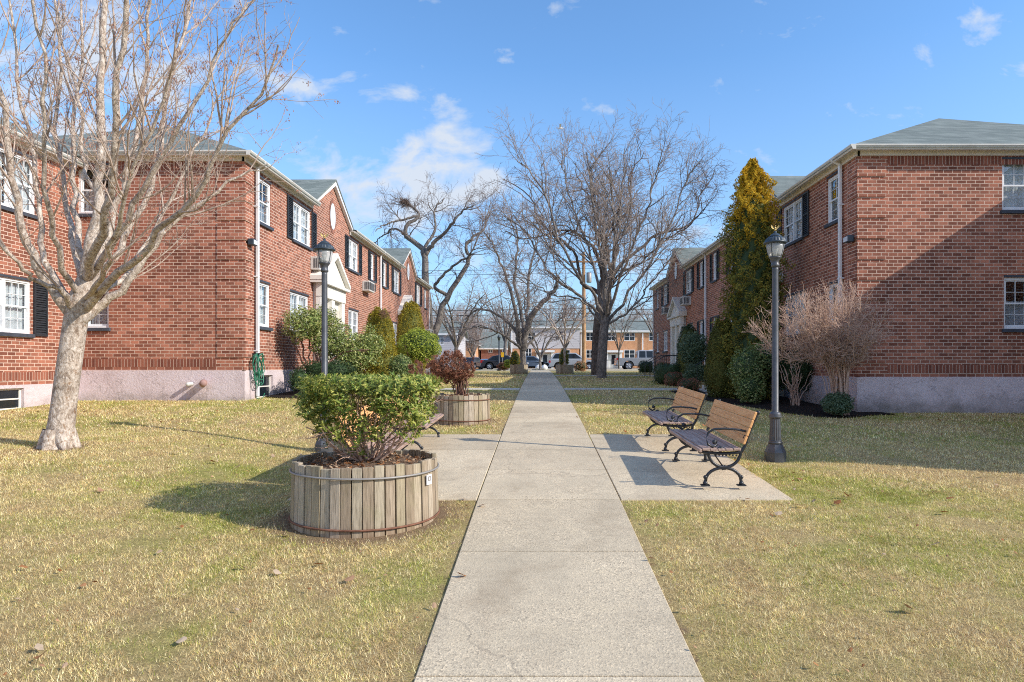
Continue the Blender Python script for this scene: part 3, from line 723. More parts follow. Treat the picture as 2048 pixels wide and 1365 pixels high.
        for k in range(4):
            zt=top-.17*k
            if zt<gb-.05: break
            st.fbox((X0,Yc+uc,0),U,N,-1.6-.0*k,1.6,.01+0*k,1.1+.3*k,zt-.17 if zt-.17>gb-.2 else gb-.2,zt)
        st.build('entrance_steps',M['concrete_far'],root)
        for sg in (-1.5,0,1.5):
            rl=MB()
            rl.tube([(X0-s*.2,Yc+uc+sg,top+.9),(X0-s*1.05,Yc+uc+sg,top+.9),(X0-s*1.95,Yc+uc+sg,top+.35)],.018,6)
            for nn,dz in ((.25,0),(.45,0),(.65,0),(.85,0),(1.05,0),(1.3,.15),(1.6,.33),(1.9,.5)):
                rl.tube([(X0-s*nn,Yc+uc+sg,top-dz-(.0 if nn<1.1 else .1)),(X0-s*nn,Yc+uc+sg,top+.9-dz)],.009,5)
            rl.build('railing',M['iron'],root)
    floodlight(o,U,N,.18,EYE+3.12-zb-(0 if s<0 else .1),root)
    return root,o,U,N,U2,N2
zL=EYE-.09; zR=EYE-.235
exL=dict(front=[(3.3,4.12,EYE+3.8-zL,EYE+5.0-zL,2,False,2,(0,0)),(3.36,3.96,EYE+.98-zL,EYE+2.15-zL,2,False,2,(0,0))],
         wing=[(wa,wb_,za,zc,3,True,1,sh) for wa,wb_,za,zc,sh in ((13.25-7.5,14.68-7.5,.76+.39,1.95+.39,(.4,.4)),(13.45-7.5,14.82-7.5,3.46+.39,4.72+.39,(0,0)))],
         base=[(.68,1.7,-.72,-.12)],wbase=[(13.3-7.5,14.45-7.5,-.53,-.06)])
B1=apartment(-1,16.1,zL,-15.9,'left brick apartment building with pink stucco base and white pedimented doors',-11.47,EYE-.40,7.5,EYE+4.86,exL)
exR=dict(front=[(3.38,4.5,EYE+3.67-zR,EYE+4.86-zR,4,False,1,(0,0)),(3.42,4.5,EYE+.9-zR,EYE+2.1-zR,4,False,2,(0,0))],
         wing=[(1.5,2.9,EYE+3.67-zR,EYE+4.86-zR,3,True,1,(0,0)),(5,6.4,EYE+3.67-zR,EYE+4.86-zR,3,True,1,(0,0)),(1.5,2.9,EYE+.9-zR,EYE+2.1-zR,3,True,1,(0,0)),(5,6.4,EYE+.9-zR,EYE+2.1-zR,3,True,1,(0,0))],
         base=[(8.9,9.9,-.6,-.12)],wbase=[])
B2=apartment(1,15.2,zR,17.3,'right brick apartment building half in shadow with lavender stucco base',13.0,zR,5.75,EYE+4.94,exR)
oL=B1[1]; oR=B2[1]
W1L=3.8+EYE-zL
ac_unit(oL,(0,1,0),(1,0,0),4.9,EYE+3.12-zL,'white air conditioner just left of the lamp post on the left brick wall',w=.5,out=.3)
ac_unit(oL,(0,1,0),(1,0,0),11.15,EYE+3.16-zL,'white air conditioner below a narrow shuttered window, left of the white downpipe',w=.85,out=.3)
ac_unit(oR,(0,1,0),(-1,0,0),16.9,EYE+3.06-zR,'air conditioner beside the right building\'s pediment, nearer one with dark grille')
ac_unit(oR,(0,1,0),(-1,0,0),21.8,EYE+3.0-zR,'air conditioner under the far shuttered window beyond the right building\'s pediment')
ac_unit(oL,(0,1,0),(1,0,0),25.7,EYE+2.0-zL,'small air conditioner low at the far end of the left brick wall')

# vent pipe on the left foundation
r=thing('wall_pipe','pinkish capped pipe sticking out of the left pink foundation wall','pipe',P(408,765,16.05))
p0=P(406,768,16.06); mb=MB(); mb.tube([p0,(p0[0]+.1,p0[1]-.16,p0[2]+.03),(p0[0]+.16,p0[1]-.3,p0[2]+.02)],.085,12); mb.ball((p0[0]+.16,p0[1]-.3,p0[2]+.02),.087,12); mb.build('pipe_body',M['pipe_pink'],r)
mb=MB(); mb.tube([(p0[0]-.28,p0[1],p0[2]),(p0[0]-.3,p0[1]-.14,p0[2]-.01)],.05,10); mb.ball((p0[0]-.3,p0[1]-.14,p0[2]-.01),.052,10); mb.build('pipe_cap',M['ac_white'],r)
# hose
r=thing('garden_hose','green garden hose coiled on the corner of the left brick building','hose',P(503,745,16.2)); mb=MB()
hx,hy,hz=-7.14,16.5,EYE+.33
for k in range(9):
    n=22; w=.15+.05*random.random(); L_=.5+.35*random.random(); pts=[]
    ph=random.uniform(-.05,.05)
    for i in range(n+1):
        t=2*math.pi*i/n; pts.append((hx+.02*k-.06+.03*math.sin(3*t+k),hy+w*math.sin(t)+ph-.0,hz-L_/2+L_/2*math.cos(t)+.02*math.sin(2*t+k)))
    mb.tube(pts,.011,6)
mb.tube([(hx,hy-.12,hz-.5),(hx+.05,hy-.2,hz-.8),(hx+.02,hy-.14,hz-1.1),(hx+.06,hy+.1,hz-1.17),(hx+.05,hy+.3,hz-1.0)],.011,6)
mb.build('coil',M['hose_green'],r); mb=MB(); mb.box(hx-.16,hx+.06,hy-.02,hy+.02,hz-.02,hz+.03); mb.build('hook',M['iron'],r)

# ------------------------------------------------------------------ benches
def make_bench(label):
    r=thing('park_bench',label,'bench',(0,0,0),0,'park benches on the paved pads')
    Lb=1.72
    for yy in (.05,Lb-.05):
        mb=MB(); T=lambda pts,rad: mb.tube([(a,yy,b) for a,b in pts],rad,8)
        arc=lambda cx,cz,rx,rz,a0,a1,n=12:[(cx+rx*math.cos(R(a0+(a1-a0)*i/n)),cz+rz*math.sin(R(a0+(a1-a0)*i/n))) for i in range(n+1)]
        T([(0,.0),(0.0,.06)]+arc(.21,.06,.205,.15,180,0)+[(.42,.0)],.019)
        T(arc(.22,.40,.19,.185,180,360),.019)
        T([(-.06,.40),(.03,.385),(.2,.375),(.36,.385),(.42,.40),(.455,.46),(.5,.60),(.555,.74),(.60,.845)],[.02,.02,.018,.018,.02,.019,.018,.017,.02])
        mb.ball((.605,yy,.85),.026,10); mb.ball((-.06,yy,.40),.028,10)
        for (a,b,c) in ((0,.03,.03),(.42,.03,.03),(0.,.10,.025),(.42,.10,.025)): mb.ball((a,yy,b),c,8)
        for xx in (0,.42): mb.box(xx-.05,xx+.05,yy-.035,yy+.035,.0,.014)
        for k in range(7):
            t=2*math.pi*k/7; mb.ball((.21+.03*math.cos(t),yy,.213+.018*math.sin(t)),.018,6)
        for k in range(8): mb.ball((.12+.04*k,yy,.355+.004*math.sin(k*2)),.012,6)
        for k in range(4): mb.ball((.47+.032*k,yy,.60+.055*k),.017,6)
        fr=mb.build('end_frame',M['iron'],r)
        mb=MB(); T=lambda pts,rad: mb.tube([(a,yy,b) for a,b in pts],rad,8)
        T([(.515,.60),(.46,.635),(.36,.655),(.22,.665),(.10,.66),(.03,.62),(.005,.55),(.03,.48),(.085,.45),(.13,.475),(.13,.515),(.10,.53),(.08,.51)],[.013]*5+[.014]*3+[.013]*5)
        T([(.50,.50),(.455,.52),(.44,.56),(.47,.60)],.011)
        T([(.12,.42),(.17,.45),(.2,.43)],.014)
        for k in range(6): mb.ball((.24+.035*k,yy,.668-.004*k),.013,6)
        for (a,b) in ((.10,.505),(.18,.435),(.215,.42)): mb.ball((a,yy,b),.024,8)
        mb.build('armrest',M['iron'],fr)
    sl=MB(); xs=[-.045,.045,.135,.225,.315]
    for i,x in enumerate(xs):
        z=.418-.010*math.sin((i+.5)/5*math.pi)
        sl.box(x,x+.083,0,Lb,z,z+.03)
    sl.box(-.085,-.05,0.0,Lb,.395,.435); sl.build('seat',[M['bench_seat']],r,bevel=.007)
    bk=MB()
    for i in range(4):
        t0=.40+.005; zz=.485+i*.094; d=math.atan2(.36,.12); x=.435+(zz-.46)*.37
        h=.096; c,sn=math.cos(R(20)),math.sin(R(20))
        a=(x,zz); b=(x+h*sn,zz+h*c); th=(-.03*c,.03*sn)
        vs=[]
        for y in (0.0,Lb): vs+=[(a[0],y,a[1]),(b[0],y,b[1]),(b[0]+th[0],y,b[1]+th[1]),(a[0]+th[0],y,a[1]+th[1])]
        bk.add(vs,[(0,1,2,3),(7,6,5,4),(0,4,5,1),(1,5,6,2),(2,6,7,3),(3,7,4,0)])
    bk.build('backrest',M['bench_orange'],r,bevel=.006)
    br=MB(); br.tube([(.21,.05,.215),(.21,.45,.3),(.24,.86,.372),(.21,1.27,.3),(.21,Lb-.05,.215)],.009,6)
    br.tube([(.21,.05,.376),(.21,Lb-.05,.376)],.009,6)
    br.build('brace',M['iron'],r)
    return r
b0=make_bench('orange slatted bench nearest the camera, on the paved pad right of the path')
b0.location=(1.93,7.5,g1(1.9,8.2)+.018)
b0.rotation_euler=(.035,0,0)
def bench_at(x,y,flip,label):
    z=g1(0,y+.8 if not flip else y-.8)+.018
    b=dup(b0,(x,y,z),math.pi if flip else 0,label); b.rotation_euler=((-.035 if flip else .035),0,math.pi if flip else 0); return b
bench_at(1.9,9.72,False,'orange slatted bench behind the nearest one, on the right of the path')
bench_at(-1.78,9.25,True,'bench on the left pad, mostly hidden behind the leafy near planter')
bench_at(-1.76,11.45,True,'bench on the left pad whose seat end shows between the two wooden planters')

# ------------------------------------------------------------------ lamp posts
def make_lamp(label):
    r=thing('lamp_post',label,'lamp post',(0,0,0),0,'black iron lamp posts beside the path')
    mb=MB(); mb.lathe([(.148,0),(.148,.14),(.135,.17),(.098,.25),(.092,.265)],(0,0,0),8,0,False,R(22.5)); mb.build('base',M['lamp_metal'],r)
    mb=MB(); mb.lathe([(.10,.262),(.10,.28),(.085,.29),(.09,.30),(.083,.31)],(0,0,0),24); mb.lathe([(.084,.31),(.066,.62)],(0,0,0),32,0,False,0,.10)
    mb.lathe([(.066,.62),(.085,.63),(.09,.65),(.08,.665),(.086,.68),(.07,.70),(.055,.71),(.048,.72),(.043,2.75),(.043,2.78)],(0,0,0),24)
    mb.lathe([(.043,2.78),(.058,2.79),(.058,2.82),(.05,2.83),(.052,2.87),(.07,2.90),(.085,2.915),(.085,2.93)],(0,0,0),24)
    mb.build('pole',M['lamp_metal'],r)
    mb=MB(); mb.lathe([(.084,2.93),(.10,2.97),(.118,3.05),(.128,3.12)],(0,0,0),24); lg=mb.build('lantern_glass',M['lantern_glass'],r)
    mb=MB(); mb.lathe([(.02,2.93),(.02,2.98),(.03,3.0),(.045,3.04),(.03,3.09)],(0,0,0),12); mb.build('bulb',M['ac_white'],lg)
    mb=MB()
    for k in range(4):
        a=R(45+90*k); mb.tube([(.086*math.cos(a),.086*math.sin(a),2.93),(.105*math.cos(a),.105*math.sin(a),2.99),(.131*math.cos(a),.131*math.sin(a),3.12)],.006,5)
    mb.build('lantern_frame',M['cap_metal'],lg)
    mb=MB(); mb.lathe([(.13,3.11),(.16,3.12),(.162,3.135),(.148,3.145)],(0,0,0),24); mb.lathe([(.148,3.145),(.13,3.185),(.09,3.215)],(0,0,0),40,0,False,0,.06)
    mb.lathe([(.09,3.215),(.092,3.222),(.075,3.23),(.055,3.25),(.035,3.262),(.018,3.27),(.02,3.29),(.01,3.30)],(0,0,0),20); mb.build('cap',M['cap_metal'],r)
    mb=MB(); mb.ball((0,0,3.315),.018,8); mb.ball((0,0,3.34),.013,8,0,(1,1,1.8))
    for sg in (-1,1):
        mb.add([(0,0,3.325),(sg*.02,.006,3.35),(sg*.055,0,3.39),(sg*.06,0,3.36),(sg*.035,-.006,3.33)],[(0,1,2,3,4)]); mb.add([(0,.004,3.325),(sg*.02,.01,3.35),(sg*.055,.004,3.39),(sg*.06,.004,3.36),(sg*.035,-.002,3.33)],[(4,3,2,1,0)])
    mb.ball((0,-.01,3.37),.009,6); mb.build('eagle_finial',M['gold'],r)
    return r
l0=make_lamp('dark lamp post with eagle finial on the grass right of the benches'); l0.location=(3.38,9.3,g1(3.38,9.3)-.01)
dup(l0,(-3.30,10.0,g1(-3.3,10.0)-.02),R(20),'lamp post with eagle finial behind the near leafy planter, left of the path')
l3=thing('street_lamp','thin black lamp post far off behind the lawn, left of the path','street lamp',P(998,742,54)); mb=MB(); x,y,z=wloc(l3)
mb.lathe([(.16,0),(.16,.1),(.08,.25),(.055,.3),(.05,2.5)],(x,y,z),10); mb.build('pole',M['iron'],l3); mb=MB(); mb.lathe([(.06,2.5),(.13,2.75),(.16,2.78),(.05,2.95),(.01,3.02)],(x,y,z),10); mb.build('lantern',M['cap_metal'],l3)

# ------------------------------------------------------------------ planters
def planter(cx,cy,r_top,r_bot,h,n,name,label,seed,band='galv'):
    rd=random.Random(seed); zb=g1(cx,cy-r_bot)-.05
    root=thing(name,label,'planter',(cx,cy,zb)); mb=MB(); H=h+.05
    for k in range(n):
        a0=2*math.pi*k/n; da=2*math.pi/n*(.465+rd.uniform(-.04,.02)); a0+=rd.uniform(-.1,.1)*2*math.pi/n*.3; hh=H+rd.uniform(-.02,.014); jit=rd.uniform(-.010,.008)
        vs=[]
        for (rr,z) in ((r_bot,0),(r_top,hh)):
            for (q,dr) in ((-da,0),(da,0),(da,-.045),(-da,-.045)):
                R_=rr+dr+jit; vs.append((cx+R_*math.cos(a0+q),cy+R_*math.sin(a0+q),zb+z))
        mb.add(vs,[(0,3,2,1),(4,5,6,7),(0,1,5,4),(1,2,6,5),(2,3,7,6),(3,0,4,7)])
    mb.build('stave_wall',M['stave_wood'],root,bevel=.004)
    for i,(zz,rr,mat) in enumerate(((H-.10,.010,band),(.13,.010,'rust'))):
        rad=r_bot+(r_top-r_bot)*zz/H+.009+(.006 if i==0 else 0); N_=64
        pts=[(cx+rad*math.cos(2*math.pi*k/N_),cy+rad*math.sin(2*math.pi*k/N_),zb+zz+.006*math.sin(2*math.pi*k/N_*2)) for k in range(N_+1)]
        mb=MB(); mb.tube(pts,rr,6); mb.build('hoop',M[mat],root)
    # soil, mounded
    vs=[];fs=[];rings=12;seg=40
    for i in range(rings+1):
        rr=(r_top-.04)*i/rings
        for k in range(seg):
            a=2*math.pi*k/seg; vs.append((cx+rr*math.cos(a),cy+rr*math.sin(a),zb+H-.07+.05*(1-(i/rings)**2)+rd.uniform(-.012,.012)))
    for i in range(rings):
        for k in range(seg): fs.append((i*seg+k,(i+1)*seg+k,(i+1)*seg+(k+1)%seg,i*seg+(k+1)%seg))
    mb=MB(); mb.add(vs,fs,0,True); mb.build('soil',M['soil'],root)
    return root,zb+H
PX,PYc=-1.735,6.53
pl,ptop=planter(PX,PYc,.70,.718,.64,44,'wooden_planter','large round barrel planter of weathered grey staves in the near left foreground',3)
a=R(-22); rr=.722; mb=MB(); c,s_=math.cos(a),math.sin(a)
def tagq(d0,w,z0,z1,mi):
    vs=[(PX+(rr+d)*c+s_*w_*-1,PYc+(rr+d)*s_+c*w_,z) for d in (d0-.004,d0) for (w_,z) in ((-w,z0),(w,z0),(w,z1),(-w,z1))]
    mb.add(vs,[(0,3,2,1),(4,5,6,7),(0,1,5,4),(1,2,6,5),(2,3,7,6),(3,0,4,7)],mi)
tagq(.010,.045,ptop-.225,ptop-.13,0); tagq(.0125,.028,ptop-.19,ptop-.145,1); tagq(.015,.009,ptop-.178,ptop-.158,0)
mb.build('metal_tag',[M['plastic_white'],M['galv']],pl)
pl2,ptop2=planter(-1.62,13.62,.575,.59,.60,34,'wooden_planter','grey stave barrel planter behind the left bench, holding the reddish brown bush',5,'rust')
for (cx,cy,lab,sd) in ((-1.27,41,'far low wooden planter at the path end, left of the path',11),(1.62,41,'far low wooden planter at the path end, right of the path',12)):
    rt=thing('wooden_planter',lab,'planter',(cx,cy,g1(cx,cy)-.03)); zz=g1(cx,cy)-.03; mb=MB(); n=8; rd=random.Random(sd)
    for k in range(24):
        a0=2*math.pi*(k+.5)/24; rr=.56; w=.073; c,s_=math.cos(a0),math.sin(a0); h=.6+rd.uniform(-.015,.015)
        vs=[(cx+(rr+d)*c-s_*q,cy+(rr+d)*s_+c*q,zz+z) for z in (0,h) for d,q in ((0,-w),(0,w),(-.05,w),(-.05,-w))]
        mb.add(vs,[(0,3,2,1),(4,5,6,7),(0,1,5,4),(1,2,6,5),(2,3,7,6),(3,0,4,7)])
    mb.build('stave_wall',M['stave_wood'],rt)
    mb=MB(); mb.lathe([(.52,.45),(.3,.5),(.05,.52)],(cx,cy,zz),16); mb.build('soil',M['soil'],rt)

# ------------------------------------------------------------------ branching plants
def nrm(v): 
    l=math.sqrt(v[0]*v[0]+v[1]*v[1]+v[2]*v[2])+1e-9; return (v[0]/l,v[1]/l,v[2]/l)
def grow_branch(p,d,L,r0,r1,n,wob,up,rd,out=None):
    pts=[p]; st=L/n
    for i in range(n):
        d=nrm((d[0]+rd.gauss(0,wob),d[1]+rd.gauss(0,wob),d[2]+rd.gauss(0,wob)+up))
        p=(p[0]+d[0]*st,p[1]+d[1]*st,p[2]+d[2]*st); pts.append(p)
    return np.array(pts),np.linspace(r0,r1,n+1)
def child_dir(t,ang,rd,bias=None):
    while True:
        v=(rd.gauss(0,1),rd.gauss(0,1),rd.gauss(0,1)); 
        if bias: v=(v[0]+bias[0],v[1]+bias[1],v[2]+bias[2])
        k=v[0]*t[0]+v[1]*t[1]+v[2]*t[2]; w=(v[0]-k*t[0],v[1]-k*t[1],v[2]-k*t[2])
        if w[0]**2+w[1]**2+w[2]**2>1e-3: break
    w=nrm(w); c,s=math.cos(ang),math.sin(ang)
    return nrm((t[0]*c+w[0]*s,t[1]*c+w[1]*s,t[2]*c+w[2]*s))
def ramify(base,levels,rd,rmin=.004,keep=None):
    """base: list of (pts,rad). levels: dicts per,len,ang,wob,up,n,start. returns list of lists"""
    out=[]; cur=base
    for lv in levels:
        nxt=[]
        for pts,rad in cur:
            seg=np.diff(pts,axis=0); sl=np.linalg.norm(seg,axis=1); L=sl.sum(); 
            cnt=lv['per']*L*(1-lv.get('start',.2)); cnt=int(cnt)+(rd.random()<cnt-int(cnt))
            cum=np.concatenate([[0],np.cumsum(sl)])
            for _ in range(cnt):
                f=lv.get('start',.2)+(1-lv.get('start',.2))*rd.random()**.85; s=f*L; i=min(len(sl)-1,int(np.searchsorted(cum,s)-1)); i=max(i,0); t=(s-cum[i])/(sl[i]+1e-9)
                p=pts[i]+seg[i]*t; rr=rad[i]+(rad[i+1]-rad[i])*t; tn=nrm(tuple(seg[i]))
                ln=lv['len']*(.55+.9*rd.random())*(1.15-.6*f)
                ln=min(ln,L*.9)
                r0=max(rmin,min(rr*.7,lv.get('rmax',.05)*(.6+.6*rd.random())))
                d=child_dir(tn,R(lv['ang']*(.6+.8*rd.random())),rd,lv.get('bias'))
                if keep and not keep(p[0]+d[0]*ln,p[1]+d[1]*ln,p[2]+d[2]*ln): ln*=.5
                nxt.append(grow_branch(tuple(p),d,ln,r0,max(rmin*.7,r0*.3),lv.get('n',5),lv['wob'],lv['up'],rd))
        out.append(nxt); cur=nxt
    return out
def catmull(pts,n):
    pts=np.array(pts,float); e=np.vstack([2*pts[0]-pts[1],pts,2*pts[-1]-pts[-2]]); out=[]
    m=len(pts)-1
    for k in range(n+1):
        u=k/n*m; i=min(int(u),m-1); t=u-i; a,b,c,d=e[i],e[i+1],e[i+2],e[i+3]
        out.append(.5*((2*b)+(c-a)*t+(2*a-5*b+4*c-d)*t*t+(3*b-3*c+d-a)*t**3))
    return np.array(out)
def limb(pts,r0,r1,n,rd,wob=.03):
    c=catmull(pts,n); L=np.linalg.norm(np.diff(c,axis=0),axis=1).sum()
    for i in range(1,len(c)): c[i]+=np.array([rd.gauss(0,wob),rd.gauss(0,wob),rd.gauss(0,wob)*.5])*min(1,i/3)
    f=np.linspace(0,1,n+1)**.8
    return c,r0+(r1-r0)*f
def tree_parts(root,trunk,big,small,bm,tm,extra=None):
    V,Fq=tubes(trunk,14); npmesh('trunk',V,Fq,M[bm],root,True)
    VV=[];FF=[];mi=[];off=0
    for lst,seg,m in ((big,9,0),)+tuple(small):
        if not lst: continue
        V,Fq=tubes(lst,seg); VV.append(V); FF.append(Fq+off); off+=len(V); mi+= [m]*len(Fq)
    npmesh('crown',np.concatenate(VV),np.concatenate(FF),[M[bm],M[tm]],root,True,mi)

def front_tree():
    rd=random.Random(21); bx=P(118,890,9.2); zb=g1(bx[0],9.2)
    root=thing('bare_tree','large bare pale barked tree with brown seed clusters on the left lawn','tree',(bx[0],9.2,zb))
    tp=[P(116,902,9.2),P(118,880,9.2),P(124,840,9.2),P(133,770,9.2),P(143,700,9.2),P(152,640,9.2),P(162,600,9.2),P(172,555,9.2)]
    c=catmull(tp,22); rad=np.interp(np.linspace(0,1,23),[0,.06,.12,.35,.7,.85,1],[.225,.20,.178,.155,.148,.158,.10])
    th=np.array([0.]); trunk=[(c,rad)]
    # root flare
    for k in range(6):
        a=2*math.pi*k/6+.4; q=np.array([(bx[0]+.1*math.cos(a),9.2+.1*math.sin(a),zb+.24),(bx[0]+.16*math.cos(a),9.2+.16*math.sin(a),zb+.09),(bx[0]+.25*math.cos(a),9.2+.25*math.sin(a),zb-.05)])
        trunk.append((q,np.array([.10,.085,.03])))
    Lm=[ # px,py,dY ...
     ([(158,655,0),(120,600,-.1),(78,540,-.25),(48,470,-.4),(25,380,-.5),(12,250,-.6),(-12,90,-.7),(-20,-60,-.8)],.105,.03),
     ([(160,630,0),(125,585,-.35),(70,560,-.7),(15,505,-1.0),(-60,440,-1.3)],.06,.02),
     ([(160,625,0),(112,560,.2),(85,490,.4),(75,400,.5),(65,300,.6),(30,120,.8),(10,-80,1)],.075,.02),
     ([(165,600,0),(120,520,-.5),(100,430,-.9),(88,320,-1.2),(95,160,-1.5),(60,-60,-1.8)],.06,.02),
     ([(170,575,0),(150,500,.5),(130,400,.9),(112,260,1.2),(118,100,1.5),(100,-80,1.8)],.075,.02),
     ([(172,560,0),(185,480,.05),(197,400,.1),(203,300,.1),(200,180,.15),(210,60,.2),(205,-120,.3)],.125,.045),
     ([(172,560,0),(190,500,-.6),(215,430,-1.1),(228,320,-1.4),(232,180,-1.7),(250,20,-1.9),(255,-120,-2)],.085,.03),
     ([(172,570,0),(160,470,.4),(150,360,.8),(152,230,1.1),(165,80,1.4),(160,-80,1.6)],.07,.02),
     ([(165,640,0),(205,610,.1),(255,570,.15),(300,500,.2),(350,440,.3),(420,395,.4),(480,350,.5),(545,335,.6)],.10,.012),
     ([(170,620,0),(220,560,-.4),(275,520,-.8),(330,450,-1.1),(400,380,-1.4),(440,290,-1.6),(520,180,-1.8),(560,90,-1.9)],.085,.012),
     ([(172,590,0),(225,520,.5),(280,420,.8),(320,300,1.0),(340,160,1.2),(380,20,1.4),(400,-100,1.5)],.08,.02),
     ([(175,560,0),(240,470,-.5),(300,350,-.8),(380,220,-1.0),(440,100,-1.1),(500,0,-1.2)],.07,.012),
     ([(175,560,0),(225,440,.2),(262,320,.3),(285,180,.4),(300,40,.5),(310,-100,.6)],.075,.02),
     ([(172,600,0),(240,560,.7),(300,480,1.2),(360,360,1.5),(420,240,1.8),(470,130,2.0)],.06,.012),
     ([(170,600,0),(210,540,-1.0),(235,450,-1.6),(270,330,-2.0),(330,200,-2.3),(360,60,-2.5)],.055,.012),
     ([(205,420,.1),(170,330,.4),(158,200,.7),(120,60,1),(110,-80,1.2)],.05,.015),
    ]
    big=[]
    for pts,r0,r1 in Lm: big.append(limb([P(a,b,9.2+dy) for a,b,dy in pts],r0*.76,r1*.72,20,rd,.022))
    lv=[dict(per=3.4,len=1.35,ang=33,wob=.09,up=.11,n=7,rmax=.0135,start=.2),
        dict(per=4.6,len=.6,ang=42,wob=.12,up=.07,n=5,rmax=.006,start=.1),
        dict(per=7.0,len=.26,ang=50,wob=.15,up=.02,n=3,rmax=.0045,start=.1)]
    o=ramify(big,lv,rd,.0023)
    tree_parts(root,trunk,big,((o[0],6,1),(o[1],4,1),(o[2],3,1)),'bark_pale','twig_pale')
    # seed clusters: thin hanging keys
    src=[p for p,_ in o[1]+o[2]]; V=[];Fc=[];n=0
    for k in range(1300):
        p=src[rd.randrange(len(src))][-1]; m=rd.randrange(4,11)
        if p[0]<-6 and rd.random()<.5: continue
        for j in range(m):
            q=p+np.array([rd.gauss(0,.022),rd.gauss(0,.022),-abs(rd.gauss(0,.03))]); a=rd.random()*6.28; w=.006; h=.022+.014*rd.random()
            dx,dy=w*math.cos(a),w*math.sin(a); tl=(rd.gauss(0,.009),rd.gauss(0,.009))
            V+=[(q[0],q[1],q[2]),(q[0]+dx,q[1]+dy,q[2]-h*.55),(q[0]+tl[0],q[1]+tl[1],q[2]-h),(q[0]-dx,q[1]-dy,q[2]-h*.55)]; Fc.append((n,n+1,n+2,n+3)); n+=4
    npmesh('seed_clusters',np.array(V),np.array(Fc),M['seed'],root)
front_tree()

def guided(name,label,base,trunkpx,limbs,lv,bm,tm,seed,r_tr,rmin,Y,flare=1.35,nt=12,group=None,wob=.05):
    sq=lambda b: b+.075*max(0,600-b) if seed in (31,32,33) else b
    sq2=sq; sq=(lambda b: sq2(b)+.04*max(0,600-b)) if seed==33 else sq2
    limbs=[([(a,sq(b),d) for a,b,d in p_],r0,r1) for p_,r0,r1 in limbs]
    rd=random.Random(seed); zb=g1(base[0],base[1])
    root=thing(name,label,'tree',(base[0],base[1],zb),0,group)
    c=catmull([P(a,b,Y+d) for a,b,d in trunkpx],nt); rad=np.interp(np.linspace(0,1,nt+1),[0,.12,1],[r_tr*flare,r_tr,r_tr*.8])
    big=[limb([P(a,b,Y+d) for a,b,d in pts],r0,r1,22,rd,wob) for pts,r0,r1 in limbs]
    o=ramify(big,lv,rd,rmin)
    small=tuple((l,(6,5,4,3)[min(i,3)],1 if i>0 else 0) for i,l in enumerate(o))
    tree_parts(root,[(c,rad)],big,small,bm,tm)
    return root,big
tA,_=guided('bare_tree','big vase shaped bare tree with a stout grey trunk, right of the path',(3.17,33),
 [(1203,764,0),(1203,745,0),(1205,700,0),(1208,660,0),(1212,632,0)],
 [([(1208,650,0),(1180,610,.3),(1130,570,.6),(1085,520,1),(1050,450,1.3),(1010,420,1.6)],0.105,0.022),
  ([(1208,645,0),(1190,590,-.5),(1150,540,-1.2),(1110,440,-1.8),(1080,350,-2.3),(1040,300,-2.6)],0.105,0.022),
  ([(1210,640,0),(1195,560,.8),(1170,470,1.4),(1140,380,2.0),(1125,300,2.4)],0.099,0.022),
  ([(1212,635,0),(1205,540,-.4),(1195,450,-.8),(1180,350,-1),(1175,280,-1.3)],0.105,0.022),
  ([(1214,635,0),(1225,540,.3),(1240,430,.6),(1245,340,.9),(1250,270,1.2)],0.099,0.022),
  ([(1214,640,0),(1240,560,-.7),(1270,470,-1.3),(1300,380,-1.9),(1320,300,-2.3)],0.093,0.022),
  ([(1214,645,0),(1255,590,.3),(1300,520,.7),(1340,440,1.1),(1370,350,1.5),(1395,300,1.7)],0.087,0.022),
  ([(1214,650,0),(1260,620,-.3),(1300,570,-.6),(1330,520,-1),(1345,490,-1.3)],0.062,0.015),
  ([(1206,655,0),(1160,600,-.4),(1110,590,-.8),(1060,560,-1.2),(1020,520,-1.5)],0.056,0.015),
  ([(1212,640,0),(1222,560,-1.5),(1230,470,-2.6),(1225,380,-3.3),(1215,310,-3.8)],0.081,0.019),
  ([(1212,640,0),(1215,560,1.6),(1205,470,2.6),(1210,380,3.4),(1200,310,3.8)],0.081,0.019)],
 [dict(per=2.4,len=2.9,ang=30,wob=.12,up=.07,n=7,rmax=.04,start=.2),dict(per=3.0,len=1.4,ang=38,wob=.14,up=.03,n=6,rmax=.018,start=.15),
  dict(per=3.4,len=.7,ang=42,wob=.16,up=0,n=4,rmax=.010,start=.1),dict(per=2.6,len=.35,ang=42,wob=.14,up=0,n=3,rmax=.007,start=.1)],
 'bark_grey','twig_grey',31,.265,.0055,33)
